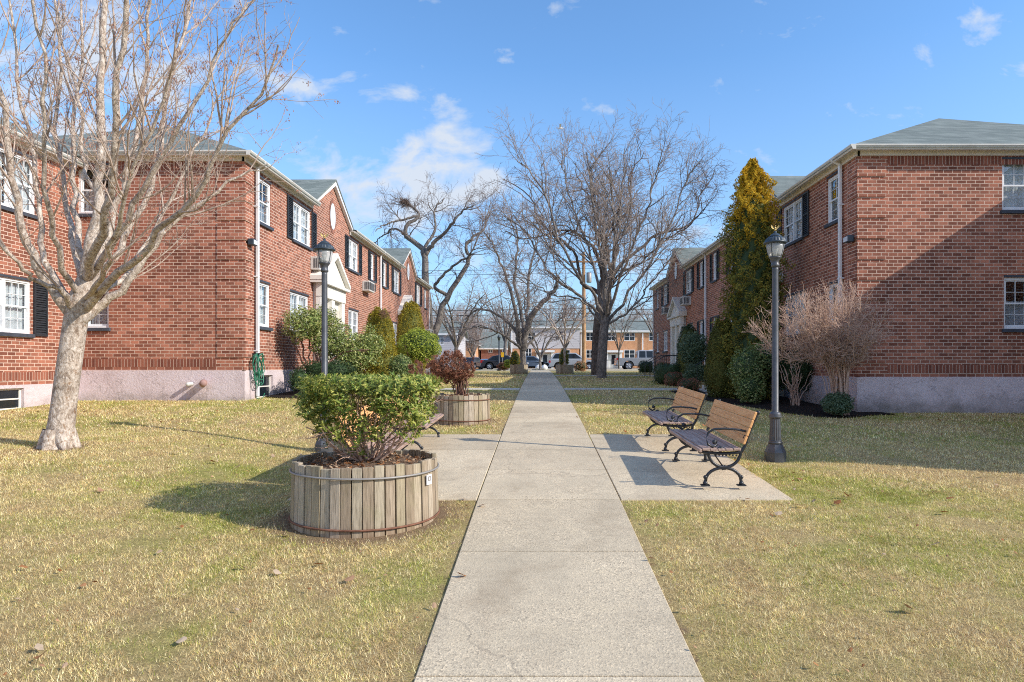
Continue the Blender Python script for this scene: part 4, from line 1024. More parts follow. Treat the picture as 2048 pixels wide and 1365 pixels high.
tB,_=guided('bare_tree','old twisted dark bare tree with wide heavy limbs behind the vase shaped tree',(3.35,38.5),
 [(1192,757,0),(1192,700,0),(1196,640,0),(1204,590,0),(1206,560,0)],
 [([(1204,590,0),(1180,575,.3),(1162,560,.4),(1150,500,.2),(1120,470,.6),(1080,430,1),(1062,380,1.4),(1010,340,1.8)],0.136,0.026),
  ([(1206,570,0),(1195,500,-.5),(1160,460,-1),(1120,450,-1.5),(1050,470,-2),(1010,450,-2.5)],0.105,0.022),
  ([(1206,560,0),(1215,490,.3),(1190,440,.7),(1196,400,.4),(1160,350,.9),(1150,300,1.2)],0.112,0.022),
  ([(1208,560,0),(1235,500,-.3),(1230,440,-.8),(1262,400,-1),(1255,340,-1.3),(1290,280,-1.6)],0.112,0.022),
  ([(1208,570,0),(1245,520,.5),(1290,480,.8),(1310,460,.9),(1350,450,1),(1385,430,1),(1400,380,1.2),(1430,320,1.4)],0.124,0.022),
  ([(1208,590,0),(1240,545,-.6),(1280,520,-1.2),(1340,465,-1.7),(1380,440,-2),(1410,400,-2.4)],0.081,0.022),
  ([(1206,560,0),(1212,470,-2),(1240,400,-3.4),(1220,330,-4)],0.087,0.022),
  ([(1206,560,0),(1190,480,2),(1210,400,3.4),(1180,310,4)],0.087,0.022)],
 [dict(per=1.9,len=3.1,ang=50,wob=.24,up=.04,n=8,rmax=.055,start=.22),dict(per=2.8,len=1.5,ang=48,wob=.24,up=.0,n=6,rmax=.024,start=.15),
  dict(per=3.6,len=.75,ang=50,wob=.22,up=-.02,n=4,rmax=.012,start=.1),dict(per=2.8,len=.4,ang=48,wob=.15,up=-.02,n=3,rmax=.008,start=.1)],
 'bark_dark','twig_dark',32,.27,.006,38.5,1.15)
tC,bigC=guided('bare_tree','tall forked bare tree with a bird nest rising behind the left building end',P(868,730,46)[:2],
 [(862,745,0),(862,700,0),(862,660,0)],
 [([(862,690,0),(856,620,0),(852,540,0),(850,500,0),(840,480,0),(812,455,.3),(815,430,.4),(838,410,.5),(820,385,.6),(800,370,.7)],.34,.05),
  ([(850,500,0),(862,480,-.3),(880,460,-.6),(905,430,-1),(925,400,-1.3),(945,385,-1.6)],.2,.04),
  ([(850,500,0),(856,470,.5),(870,440,.9),(868,400,1.2),(890,370,1.6)],.15,.04),
  ([(864,690,0),(880,630,.3),(895,590,.5),(930,530,.7),(937,500,.8),(930,480,.8),(945,460,.9),(970,440,1),(975,400,1.3)],.26,.05),
  ([(895,590,.5),(870,570,.2),(890,540,-.2),(925,510,-.6),(945,490,-1),(960,450,-1.2)],.14,.04),
  ([(838,410,.5),(800,420,.2),(770,430,-.2),(750,445,-.5)],.10,.03),
  ([(812,455,.3),(790,440,.8),(765,455,1.2),(748,470,1.5)],.09,.03)],
 [dict(per=1.8,len=2.4,ang=45,wob=.16,up=.03,n=7,rmax=.04,start=.3),dict(per=3.0,len=1.6,ang=42,wob=.15,up=-.0,n=6,rmax=.02,start=.15),
  dict(per=3.6,len=.9,ang=42,wob=.14,up=-.03,n=4,rmax=.012,start=.1),dict(per=2.6,len=.5,ang=42,wob=.12,up=-.04,n=3,rmax=.009,start=.1)],
 'bark_grey','twig_dark',33,.34,.007,46,1.1,wob=.06)
nx=P(811,408,46.6); nest=thing('bird_nest','dark round twig nest high in the left forked tree','nest',nx); rd=random.Random(2)
tw=[]
for k in range(260):
    a=rd.random()*6.28; b=rd.uniform(-.25,.3); r_=.3*rd.uniform(.5,1); p=(nx[0]+r_*math.cos(a),nx[1]+r_*math.sin(a),nx[2]+b); d=nrm((-math.sin(a)+rd.gauss(0,.5),math.cos(a)+rd.gauss(0,.5),rd.gauss(0,.3)))
    tw.append(grow_branch(p,d,.35,.012,.008,3,.2,0,rd))
V,Fq=tubes(tw,3); npmesh('nest_twigs',V,Fq,M['twig_dark'],nest)
LVm=[dict(per=2.4,len=2.1,ang=42,wob=.14,up=.03,n=7,rmax=.035,start=.2),dict(per=3.4,len=1.1,ang=42,wob=.15,up=.0,n=5,rmax=.016,start=.15),
     dict(per=4.0,len=.6,ang=42,wob=.14,up=-.02,n=4,rmax=.011,start=.1),dict(per=3.0,len=.35,ang=42,wob=.12,up=-.02,n=3,rmax=.008,start=.1)]
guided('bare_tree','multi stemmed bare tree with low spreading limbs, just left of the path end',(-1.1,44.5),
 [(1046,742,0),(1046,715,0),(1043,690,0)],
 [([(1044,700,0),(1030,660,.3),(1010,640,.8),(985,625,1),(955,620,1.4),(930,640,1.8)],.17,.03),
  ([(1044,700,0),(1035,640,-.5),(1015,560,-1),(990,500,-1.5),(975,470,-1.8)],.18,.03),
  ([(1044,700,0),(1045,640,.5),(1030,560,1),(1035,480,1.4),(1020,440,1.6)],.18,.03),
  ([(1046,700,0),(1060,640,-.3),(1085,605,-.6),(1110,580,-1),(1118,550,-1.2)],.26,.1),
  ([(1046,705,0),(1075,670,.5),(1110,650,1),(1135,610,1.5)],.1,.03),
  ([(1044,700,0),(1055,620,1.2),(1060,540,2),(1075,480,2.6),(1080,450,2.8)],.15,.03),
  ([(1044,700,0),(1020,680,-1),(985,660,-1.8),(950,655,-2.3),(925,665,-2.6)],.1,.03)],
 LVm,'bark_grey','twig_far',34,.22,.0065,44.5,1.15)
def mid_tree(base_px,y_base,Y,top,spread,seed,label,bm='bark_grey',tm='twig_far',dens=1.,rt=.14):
    rd=random.Random(seed); lim=[]; n=6
    for k in range(n):
        a=2*math.pi*(k+rd.random()*.6)/n; sx=math.cos(a)*spread; sd=math.sin(a)*spread*Y/F
        fork=y_base-(y_base-top)*.25
        lim.append(([(base_px,fork+5,0),(base_px+sx*.3,fork-(fork-top)*.35,sd*.3),(base_px+sx*.65,fork-(fork-top)*.65,sd*.65),(base_px+sx*(.9+.2*rd.random()),top+(fork-top)*.25*rd.random(),sd)],rt*.6,.02))
    Pb=P(base_px,y_base,Y)
    guided('bare_tree',label,Pb[:2],[(base_px,y_base+3,0),(base_px-1,y_base-(y_base-top)*.12,0),(base_px,fork,0)],lim,
      [dict(LVm[0],per=2.0*dens,len=1.6),dict(LVm[1],per=3.0*dens,len=.9),dict(LVm[2],per=3.4*dens)],bm,tm,seed,rt,.006,Y,1.2,wob=.015)
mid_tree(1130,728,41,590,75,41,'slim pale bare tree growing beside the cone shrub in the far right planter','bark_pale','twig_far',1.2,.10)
mid_tree(1081,737,58,640,60,42,'small bare tree at the kerb straight beyond the path end',rt=.14)
mid_tree(1011,722,70,560,70,43,'slim bare tree beside the yellow street sign',rt=.2)
mid_tree(913,735,52,560,95,44,'crooked bare tree behind the reddish brown bush',rt=.2)
mid_tree(1238,735,50,590,60,45,'small slim bare tree just right of the stout grey trunk',rt=.06)
mid_tree(1320,740,48,590,60,46,'small bare tree behind the far corner of the right building',rt=.13)
# distant trees
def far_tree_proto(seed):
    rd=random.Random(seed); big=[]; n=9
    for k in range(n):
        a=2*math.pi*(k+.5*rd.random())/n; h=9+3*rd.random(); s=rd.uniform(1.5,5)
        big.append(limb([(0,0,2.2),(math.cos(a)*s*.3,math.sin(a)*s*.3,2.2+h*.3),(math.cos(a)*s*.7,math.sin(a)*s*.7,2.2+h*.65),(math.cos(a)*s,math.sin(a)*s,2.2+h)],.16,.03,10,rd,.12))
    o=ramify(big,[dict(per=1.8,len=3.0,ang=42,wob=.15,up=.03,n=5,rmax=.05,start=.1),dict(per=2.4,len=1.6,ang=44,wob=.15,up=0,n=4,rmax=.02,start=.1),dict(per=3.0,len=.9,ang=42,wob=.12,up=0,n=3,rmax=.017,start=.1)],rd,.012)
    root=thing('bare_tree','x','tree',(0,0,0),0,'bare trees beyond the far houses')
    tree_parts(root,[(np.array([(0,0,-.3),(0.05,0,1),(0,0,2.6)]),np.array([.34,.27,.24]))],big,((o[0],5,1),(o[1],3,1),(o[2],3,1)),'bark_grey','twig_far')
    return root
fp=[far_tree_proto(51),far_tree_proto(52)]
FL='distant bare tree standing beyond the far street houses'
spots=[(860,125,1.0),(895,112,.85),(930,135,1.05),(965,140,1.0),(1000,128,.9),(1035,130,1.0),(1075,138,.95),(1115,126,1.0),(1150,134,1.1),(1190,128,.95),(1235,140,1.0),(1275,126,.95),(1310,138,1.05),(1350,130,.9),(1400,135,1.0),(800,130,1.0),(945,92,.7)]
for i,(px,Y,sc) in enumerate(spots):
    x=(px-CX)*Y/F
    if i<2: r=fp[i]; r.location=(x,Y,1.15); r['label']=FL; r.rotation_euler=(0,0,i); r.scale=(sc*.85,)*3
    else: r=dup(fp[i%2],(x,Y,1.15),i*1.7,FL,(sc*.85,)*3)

# ------------------------------------------------------------------ leafy plants
def leaf_batch(Pc,Nn,size,asp,rs,fold=0.25,jit=.25):
    """rhombic folded leaves at Pc with facing normals Nn; 4 verts, 2 tris"""
    n=len(Pc); t=rs.normal(size=(n,3)); t-= (t*Nn).sum(1,keepdims=True)*Nn; t/=np.linalg.norm(t,axis=1,keepdims=True)+1e-9
    b=np.cross(Nn,t); s=size*(1+jit*rs.normal(size=(n,1))).clip(.4,1.8)
    v0=Pc-t*s*.5; v2=Pc+t*s*.5; v1=Pc+b*s*asp*.5+Nn*s*fold*asp-t*s*.05; v3=Pc-b*s*asp*.5+Nn*s*fold*asp-t*s*.05
    V=np.stack([v0,v1,v2,v3],1).reshape(-1,3); i=np.arange(n)[:,None]*4
    Fc=np.concatenate([i+np.array([[0,1,2]]),i+np.array([[0,2,3]])],1).reshape(-1,3)
    return V,Fc
def blob_points(c,rad,n,rs,shell=.35,pw=2.0,lump=.12,freq=3.,zmin=-1.,taper=0.,clump=0):
    """points in the outer shell of a lumpy superellipsoid; returns pts & normals"""
    d=rs.normal(size=(n,3)); d/=np.linalg.norm(d,axis=1,keepdims=True)
    k=(np.abs(d)**pw).sum(1)**(-1/pw); rr=k[:,None]
    ph=rs.random(12)*6.28
    l=1+lump*(np.sin(freq*d[:,0]*2+ph[0])*np.sin(freq*d[:,2]*2+ph[1])+.6*np.sin(freq*2.3*d[:,1]+ph[2]+freq*2*d[:,2])*np.sin(freq*2.1*d[:,0]+ph[3])+.4*np.sin(freq*5*d[:,0]+ph[4])*np.sin(freq*5*d[:,2]+ph[5]+d[:,1]*4))
    u=1-shell*rs.random(n)**1.6
    q=d*rr*(l*u)[:,None]
    if taper: q[:,:2]*= (1-taper*(q[:,2:3]+1)/2)
    q=q[q[:,2]>zmin] if zmin>-1 else q
    nn=q/(np.linalg.norm(q,axis=1,keepdims=True)+1e-9)
    return q*np.array(rad)+np.array(c),nn/np.array(rad)*min(rad)
def core(c,rad,pw=2.0,taper=0.,f=.72):
    n=10; m=16; vs=[];fs=[]
    for i in range(n+1):
        t=math.pi*i/n
        for k in range(m):
            a=2*math.pi*k/m; d=np.array([math.sin(t)*math.cos(a),math.sin(t)*math.sin(a),math.cos(t)]); kk=(np.abs(d)**pw).sum()**(-1/pw); q=d*kk*f*(1+.06*math.sin(5*a+3*t))
            q[:2]*=(1-taper*(q[2]+1)/2); vs.append(tuple(q*np.array(rad)+np.array(c)))
    for i in range(n):
        for k in range(m): fs.append((i*m+k,(i+1)*m+k,(i+1)*m+(k+1)%m,i*m+(k+1)%m))
    return np.array(vs),fs
def shrub(name,label,cat,blobs,mat,n,size,asp=.42,seed=0,shell=.35,stem=True,stemmat='bark_red',updir=.35,rnd=.55,dense=True,cmat='leaf_dark',group=None,base=None,spray=False,tagpart=None):
    rs=np.random.default_rng(seed); rd=random.Random(seed); c0=blobs[0]['c']
    bx,by=(base if base else (c0[0],c0[1])); zb=g1(bx,by)
    root=thing(name,label,cat,(bx,by,zb),0,group)
    vol=sum(b['r'][0]*b['r'][1]+b['r'][0]*b['r'][2] for b in blobs); VV=[];FF=[];off=0; mi=[]
    for b in blobs:
        k=int(n*(b['r'][0]*b['r'][1]+b['r'][0]*b['r'][2])/vol)
        p,nn=blob_points(b['c'],b['r'],k,rs,b.get('shell',shell),b.get('pw',2.),b.get('lump',.12),b.get('freq',3.),b.get('zmin',-1.),b.get('taper',0.))
        if spray: nn=nn*.35+rs.normal(size=nn.shape)*rnd
        else: nn=nn*.6+rs.normal(size=nn.shape)*rnd+np.array([0,0,updir])
        nn/=np.linalg.norm(nn,axis=1,keepdims=True)
        V,Fc=leaf_batch(p,nn,size,asp,rs); VV.append(V); FF.append(Fc+off); off+=len(V); mi+=[b.get('mi',0)]*len(Fc)
    mats=[M[mat]] if not isinstance(mat,list) else [M[m] for m in mat]
    npmesh('foliage',np.concatenate(VV),np.concatenate(FF),mats,root,False,mi)
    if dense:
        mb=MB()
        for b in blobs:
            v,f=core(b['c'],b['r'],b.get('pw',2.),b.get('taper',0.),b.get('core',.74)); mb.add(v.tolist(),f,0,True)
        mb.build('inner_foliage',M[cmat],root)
    if stem:
        tw=[]
        for k in range(7):
            a=rd.random()*6.28; b=blobs[rd.randrange(len(blobs))]; e=b['c']
            p0=(bx+.05*math.cos(a),by+.05*math.sin(a),zb-.05); p1=(e[0]+rd.gauss(0,.3)*b['r'][0],e[1]+rd.gauss(0,.3)*b['r'][1],e[2])
            tw.append(limb([p0,((p0[0]*2+p1[0])/3+rd.gauss(0,.04),(p0[1]*2+p1[1])/3,(p0[2]*2+p1[2])/3),p1],.03,.012,8,rd,.01))
        V,Fq=tubes(tw,6); npmesh('stem',V,Fq,M[stemmat],root,True)
    return root
GZ=g1
# near planter shrub: clipped flat top, bare woody legs on the right
def near_shrub():
    rs=np.random.default_rng(5); rd=random.Random(5); zs=ptop-.06; base=(PX+.02,PYc-.05,zs)
    root=thing('clipped_shrub','clipped glossy green shrub with a flat top growing in the near barrel planter','shrub',base)
    ztop=EYE-.10; x0,x1=P(612,0,6.5)[0],P(870,0,6.5)[0]
    # woody skeleton
    stems=[]
    for k in range(30):
        a=rd.random()*6.28; ex=rd.uniform(x0+.08,x1-.06); ey=PYc+rd.uniform(-.5,.5); ez=rd.uniform(zs+.35,ztop-.08)
        b=(base[0]+.07*math.cos(a),base[1]+.07*math.sin(a),zs-.03)
        m1=(base[0]+(ex-base[0])*.35+rd.gauss(0,.03),base[1]+(ey-base[1])*.35,zs+(ez-zs)*.22+.02)
        m2=(base[0]+(ex-base[0])*.75+rd.gauss(0,.04),base[1]+(ey-base[1])*.75,zs+(ez-zs)*.6)
        stems.append(limb([b,m1,m2,(ex,ey,ez)],rd.uniform(.011,.022),.005,9,rd,.012))
    o=ramify(stems,[dict(per=7,len=.30,ang=45,wob=.16,up=.06,n=5,rmax=.006,start=.3),dict(per=9,len=.13,ang=45,wob=.15,up=.06,n=3,rmax=.0035,start=.2)],rd,.0018)
    V1,F1=tubes(stems,7); V2,F2=tubes(o[0],5); V3,F3=tubes(o[1],3)
    npmesh('stem',np.concatenate([V1,V2,V3]),np.concatenate([F1,F2+len(V1),F3+len(V1)+len(V2)]),M['twig_tan'],root,True)
    # leaves grow on the twigs near the clipped surface, in whorls
    cx,cyc=(x0+x1)/2,PYc; n=30000; pts=rs.random((n,3)); X=x0+(x1-x0)*pts[:,0]; Y=PYc-.62+1.24*pts[:,1]; Z=zs+.02+(ztop-zs-.0)*pts[:,2]
    u=(X-cx)/((x1-x0)/2); v=(Y-cyc)/.62; w=(Z-zs)/(ztop-zs)
    # outline narrows towards the base
    lim=np.interp(w,[0,.12,.3,.5,.7,.95,1],[.1,.42,.74,.87,.96,1.0,.95])+.07*np.sin(X*13+Z*17)+.05*np.sin(Z*31+Y*19)+.04*np.sin(X*37+Y*23)
    rr=(np.abs(u)**3.2+np.abs(v)**3.2)**(1/3.2); inside=rr<lim
    topd=1-w-.035*np.abs(np.sin(X*19)*np.sin(Y*17))-.02*np.sin(X*41+Y*31); sd=lim-rr
    near=(topd<.16)|(sd<.22)
    lf=np.sin(X*9.1+1)*np.sin(Z*8.3+Y*5)+.5*np.sin(X*21+Z*17+2)+.35*np.sin(Y*25+Z*13)
    thin=np.clip(1.15*w+.22-.45*(u>0.0)*(w<.78)*(1-.5*w)-.2*(w<.2),0,1)       # sparse low and on the right
    keep=inside&near&(topd>0)&(rs.random(n)<thin)&(lf>-.9+.8*(1-w)*(1-topd*0))
    C0=np.stack([X,Y,Z],1)[keep][:4000]
    VV=[];FF=[];off=0
    per=5; m=len(C0); nb=np.stack([(C0[:,0]-cx)*1.2,(C0[:,1]-cyc)*1.2,np.full(m,.75)],1)+rs.normal(size=(m,3))*.25; nb/=np.linalg.norm(nb,axis=1,keepdims=True)
    for k in range(per):
        d=rs.normal(size=(m,3)); d-= (d*nb).sum(1,keepdims=True)*nb; d/=np.linalg.norm(d,axis=1,keepdims=True)
        dirn=d*.8+nb*.5; dirn/=np.linalg.norm(dirn,axis=1,keepdims=True); s=.046*(1+.25*rs.normal(size=(m,1))).clip(.5,1.6)
        nn=np.cross(dirn,np.cross(nb,dirn)); nn/=np.linalg.norm(nn,axis=1,keepdims=True)+1e-9; bb=np.cross(nn,dirn)
        p=C0+rs.normal(size=(m,3))*.006; wd=s*.19
        v0=p; v1=p+dirn*s*.5+bb*wd+nn*wd*.3; v2=p+dirn*s-nn*s*.1; v3=p+dirn*s*.5-bb*wd+nn*wd*.3; vm=p+dirn*s*.5
        V=np.stack([v0,v1,v2,v3,vm],1).reshape(-1,3); i=np.arange(m)[:,None]*5
        Fc=np.concatenate([i+np.array([[0,1,4]]),i+np.array([[1,2,4]]),i+np.array([[4,2,3]]),i+np.array([[0,4,3]])],1).reshape(-1,3)
        VV.append(V); FF.append(Fc+off); off+=len(V)
    npmesh('foliage',np.concatenate(VV),np.concatenate(FF),M['leaf_planter'],root)
near_shrub()
def twiggy(name,label,base,c,rad,nst,lv,mat,seed,leaf=None,nleaf=0,lsize=.03,r0=.02,zlow=.2,group=None,cat='shrub',arch=False,rmin=.003):
    """bush of bare stems from the base filling a globe"""
    rd=random.Random(seed); rs=np.random.default_rng(seed); root=thing(name,label,cat,base,0,group); stems=[]
    for k in range(nst):
        while True:
            d=(rd.gauss(0,1),rd.gauss(0,1),rd.gauss(0,1)); d=nrm(d)
            if d[2]>-zlow: break
        u=rd.uniform(.45,.95); e=(c[0]+rad[0]*d[0]*u,c[1]+rad[1]*d[1]*u,c[2]+rad[2]*d[2]*u)
        bs=.09 if r0>.02 else .05; b=(base[0]+rd.gauss(0,bs),base[1]+rd.gauss(0,bs),base[2]-.05)
        m1=(b[0]+(e[0]-b[0])*.22+rd.gauss(0,.05),b[1]+(e[1]-b[1])*.22,b[2]+(c[2]-rad[2]*.6-b[2])*.7+.1*(e[2]-b[2])); m2=(b[0]+(e[0]-b[0])*.65,b[1]+(e[1]-b[1])*.65,b[2]*.35+e[2]*.65)
        rk_=(.034*rd.uniform(.8,1.2) if k<6 else .011) if r0==.024 else r0*rd.uniform(.6,1.3); stems.append(limb([b,m1,m2,e],rk_,max(.006,rk_*.3),10,rd,.02))
    keep=lambda x,y,z:((x-c[0])/rad[0])**2+((y-c[1])/rad[1])**2+((z-c[2])/rad[2])**2<1.08
    o=ramify(stems,lv,rd,rmin,keep); VV=[];FF=[];off=0
    for l,seg in ((stems,7),)+tuple((l,4 if i==0 else 3) for i,l in enumerate(o)):
        V,Fq=tubes(l,seg); VV.append(V); FF.append(Fq+off); off+=len(V)
    npmesh('branches',np.concatenate(VV),np.concatenate(FF),M[mat],root,True)
    if leaf:
        src=np.array([p[rd.randrange(1,len(p))] for p,_ in o[-1]]); idx=rs.integers(0,len(src),nleaf); p=src[idx]+rs.normal(size=(nleaf,3))*.02
        q=(p-np.array(c))/np.array(rad); out=(q**2).sum(1)>.28; p=p[out]; n_=rs.normal(size=p.shape)+np.array([0,0,.4]); n_/=np.linalg.norm(n_,axis=1,keepdims=True)
        V,Fc=leaf_batch(p,n_,lsize,.6,rs); npmesh('foliage',V,Fc,M[leaf],root)
    return root
# reddish brown bush in second planter
twiggy('barberry_bush','round reddish brown bush growing in the second barrel planter',(-1.62,13.6,ptop2-.06),(-1.80,13.6,EYE+.02),(.50,.5,.34),34,
  [dict(per=9,len=.32,ang=45,wob=.15,up=.04,n=4,rmax=.007,start=.35),dict(per=9,len=.15,ang=45,wob=.15,up=.02,n=3,rmax=.004,start=.2)],'bark_red',61,'leaf_barberry',22000,.024,.013,.1)
tb=P(850,742,16.5); twiggy('barberry_bush','smaller reddish brown bush just left of the second barrel planter',(tb[0],16.5,GZ(tb[0],16.5)),(tb[0],16.5,EYE-.10),(.52,.45,.36),22,
  [dict(per=6,len=.32,ang=45,wob=.15,up=.04,n=4,rmax=.007,start=.3),dict(per=8,len=.15,ang=45,wob=.15,up=.02,n=3,rmax=.004,start=.2)],'bark_red',62,'leaf_barberry',18000,.024,.013,.3)
# right bare globe bush at the corner of the right building
bb=(6.62,14.65)
twiggy('bare_bush','big round bare tan bush with thick grey stems at the right building corner',(6.85,14.7,GZ(6.8,14.7)),(6.25,14.5,EYE+1.02),(1.62,1.25,1.02),46,
  [dict(per=8.5,len=.62,ang=46,wob=.18,up=.06,n=6,rmax=.010,start=.35),dict(per=7.5,len=.38,ang=46,wob=.18,up=.08,n=4,rmax=.0065,start=.15),dict(per=8.5,len=.24,ang=46,wob=.16,up=.10,n=3,rmax=.0045,start=.1)],'twig_tan',63,None,0,r0=.024,zlow=.35,rmin=.0036)
sb=P(1590,790,16.6); twiggy('bare_bush','low sparse bush of upright tan canes in the dark mulch bed',(sb[0],16.6,GZ(sb[0],16.6)),(sb[0],16.6,EYE-.25),(.55,.4,.6),16,
  [dict(per=2.5,len=.3,ang=32,wob=.12,up=.1,n=4,rmax=.007,start=.3)],'twig_tan',64,None,0,r0=.012,zlow=-.1)
def B_(c,r,**k): return dict(c=c,r=r,**k)
# left side
def LB(px,py,Y,rx,ry,rz,**k): p=P(px,py,Y); return dict(c=(p[0],Y,p[2]),r=(rx,ry,rz),**k)
shrub('rhododendron_tree','leafy green rhododendron on branching stems against the left brick wall','shrub',
  [LB(610,648,18.2,.62,.55,.5,lump=.2),LB(665,680,18.6,.65,.6,.55,lump=.2),LB(700,715,18.8,.55,.55,.5,lump=.2),LB(645,640,18.8,.45,.5,.4,lump=.2),LB(735,695,19.2,.5,.5,.6,lump=.2)],'leaf_rhodo',15000,.085,.36,71,shell=.7,rnd=.5,dense=False,base=(-6.0,18.3),group=None)
bm=P(625,765,18.3)
rt=bpy.data.objects['rhododendron_tree']; rd=random.Random(9); tw=[]
for (ex,ey,r_) in ((600,660,.05),(620,650,.04),(650,670,.055),(690,700,.05),(735,700,.04),(580,660,.025),(660,640,.035)):
    tw.append(limb([(bm[0],18.3,GZ(bm[0],18.3)-.05),P(620+(ex-620)*.2,740,18.3),P(620+(ex-620)*.6,705,18.4),P(ex,ey,18.5)],r_,.015,12,rd,.02))
oo=ramify(tw,[dict(per=4,len=.4,ang=45,wob=.15,up=.05,n=4,rmax=.012,start=.45)],rd,.004)
V,Fq=tubes(tw+[],8); V2,F2=tubes(oo[0],5); npmesh('trunk',np.concatenate([V,V2]),np.concatenate([Fq,F2+len(V)]),M['bark_red'],rt,True)
def conic(px,ptop_,Y,w,label,mat,seed,zb=None,n=15000,name='columnar_arborvitae',tp=.35,extra=None,size=.06):
    x=(px-CX)*Y/F; zt=EYE+(CY-ptop_)*Y/F; z0=GZ(x,Y)-.05; h=zt-z0
    bl=[dict(c=(x,Y,z0+h/2),r=(w,w,h/2),pw=3.,taper=tp,lump=.05,freq=4,shell=.18,core=.86)]
    if extra: bl+=extra
    return shrub(name,label,'shrub',bl,mat,n,size,.35,seed,stem=False,spray=True,rnd=.6,updir=.8,cmat='leaf_thuja')
conic(760,618,20.5,.60,'clipped yellow green arborvitae column with a bare hollow near its top','leaf_yellow_thuja',72)
conic(821,605,25.0,.66,'farther yellow green arborvitae cone behind the round bright shrub','leaf_yellow_thuja',73)
hp=P(768,628,20.0); rt=bpy.data.objects['columnar_arborvitae']; rd=random.Random(4); tw=[]
for k in range(80): tw.append(grow_branch((hp[0]+rd.gauss(0,.07),hp[1]+rd.uniform(-.05,.15),hp[2]+rd.gauss(0,.05)),nrm((rd.gauss(0,1),rd.gauss(0,1),rd.gauss(0,1))),.16,.006,.003,3,.2,0,rd))
V,Fq=tubes(tw,3); npmesh('bare_hollow',V,Fq,M['bark_red'],rt)
shrub('round_shrub','bright yellow green round leafy shrub in front of the farther arborvitae','shrub',[LB(838,692,22.6,.76,.7,.60,lump=.08,core=.8)],'leaf_bright',7000,.075,.36,74)
shrub('variegated_shrub','pale variegated shrub between the yellow arborvitae and the barberry','shrub',[LB(803,738,19.5,.38,.4,.42,lump=.12)],'leaf_varieg',3800,.055,.45,75)
shrub('clipped_hedge','low dark clipped hedge in front of the left wall beneath the rhododendron','hedge',[LB(655,745,18.0,.75,.4,.30,pw=4),LB(600,760,17.6,.25,.35,.28,pw=3)],'leaf_dark',6000,.05,.45,76,base=(-5.8,18),stem=False)
shrub('yew_shrub','dark rounded shrub between the lamp post and the near planter shrub top','shrub',[LB(700,742,18.9,.35,.4,.28)],'leaf_thuja',3000,.05,.4,77,stem=False)
# right side
def tall_arb():
    x,Y=6.1,18.6; z0=GZ(x,Y)-.05; zt=EYE+(CY-322)*Y/F; h=zt-z0; rs=np.random.default_rng(81); root=thing('arborvitae','tall dark arborvitae with a golden yellow tip beside the right building','tree',(x,Y,z0))
    n=52000; t=rs.random(n)**.8; prof=np.interp(t,[0,.1,.3,.55,.78,.92,1],[.75,.9,1.0,1.0,.86,.52,.10]); a=rs.random(n)*6.283
    lum=.92+.22*np.sin(a*3+t*17)+.2*np.sin(a*5-t*37)+.2*np.sin(a*8+t*70)+.14*np.sin(a*13-t*110)
    rr=.73*prof*lum*(1-.45*rs.random(n)**1.8)
    p=np.stack([x+rr*np.cos(a),Y+rr*np.sin(a),z0+t*h+.05*np.sin(a*7)],1)
    nn=np.stack([np.cos(a),np.sin(a),np.full(n,.2)],1)*.5+rs.normal(size=(n,3))*.5; nn/=np.linalg.norm(nn,axis=1,keepdims=True)
    gold=(t+.06*np.sin(a*3+t*12)+.05*np.sin(a*7+t*60)+rs.normal(size=n)*.05)>.72
    for nm,msk,mat in (('foliage',~gold,'leaf_thuja_light'),('golden_tip',gold,'leaf_gold')):
        V,Fc=leaf_batch(p[msk],nn[msk],.085,.34,rs); npmesh(nm,V,Fc,M[mat],root)
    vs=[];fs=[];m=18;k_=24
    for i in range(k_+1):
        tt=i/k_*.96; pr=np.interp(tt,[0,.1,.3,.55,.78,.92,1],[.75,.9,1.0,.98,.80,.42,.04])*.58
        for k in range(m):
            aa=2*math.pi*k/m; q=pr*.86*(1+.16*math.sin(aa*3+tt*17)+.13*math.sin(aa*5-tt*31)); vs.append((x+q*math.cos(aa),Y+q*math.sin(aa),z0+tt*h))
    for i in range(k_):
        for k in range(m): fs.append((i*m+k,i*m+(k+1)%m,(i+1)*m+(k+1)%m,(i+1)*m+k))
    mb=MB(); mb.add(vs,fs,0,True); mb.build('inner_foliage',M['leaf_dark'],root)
    mb=MB(); mb.tube([(x,Y,z0-.1),(x,Y,z0+2)],.12,8); mb.build('trunk',M['bark_red'],root)
tall_arb()
conic(1447,640,19.3,.62,'dark green egg shaped yew left of the tall arborvitae','leaf_thuja',82,name='egg_shaped_yew',tp=.45,n=15000)
shrub('rhododendron_shrub','drooping grey green rhododendron in front of the right building facade','shrub',[LB(1388,700,24,.55,.5,.62,lump=.15),LB(1392,745,23.8,.45,.45,.42,lump=.15)],'leaf_blue',5200,.10,.3,83,updir=-.1)
conic(1377,650,26.5,.55,'dark arborvitae standing behind the grey green rhododendron','leaf_dark',84,name='dark_arborvitae',n=8000,tp=.3)
shrub('clipped_hedge','dark green clipped hedge block at the far end of the right building','hedge',[LB(1336,748,27,.55,.8,.42,pw=5,core=.88)],'leaf_dark',5000,.055,.45,85,stem=False)
shrub('clipped_hedge','small reddish brown clipped hedge in front of the dark hedge block','hedge',[LB(1347,760,25.5,.35,.4,.3,pw=4,core=.85)],'leaf_barberry',3000,.045,.45,86,stem=False)
shrub('clipped_hedge','low rounded dark brown hedge near the cross path on the right','hedge',[LB(1377,772,22.2,.36,.35,.25,pw=3,core=.85)],['leaf_barberry'],3000,.045,.45,87,stem=False)
shrub('broadleaf_shrub','pale and dark green broadleaf shrub left of the bare round bush','shrub',[LB(1495,738,17.4,.5,.5,.62,lump=.16),LB(1500,775,17.2,.42,.42,.42,lump=.16),LB(1530,715,17.6,.35,.4,.5,lump=.16)],'leaf_varieg',5200,.07,.45,88,cmat='leaf_dark')
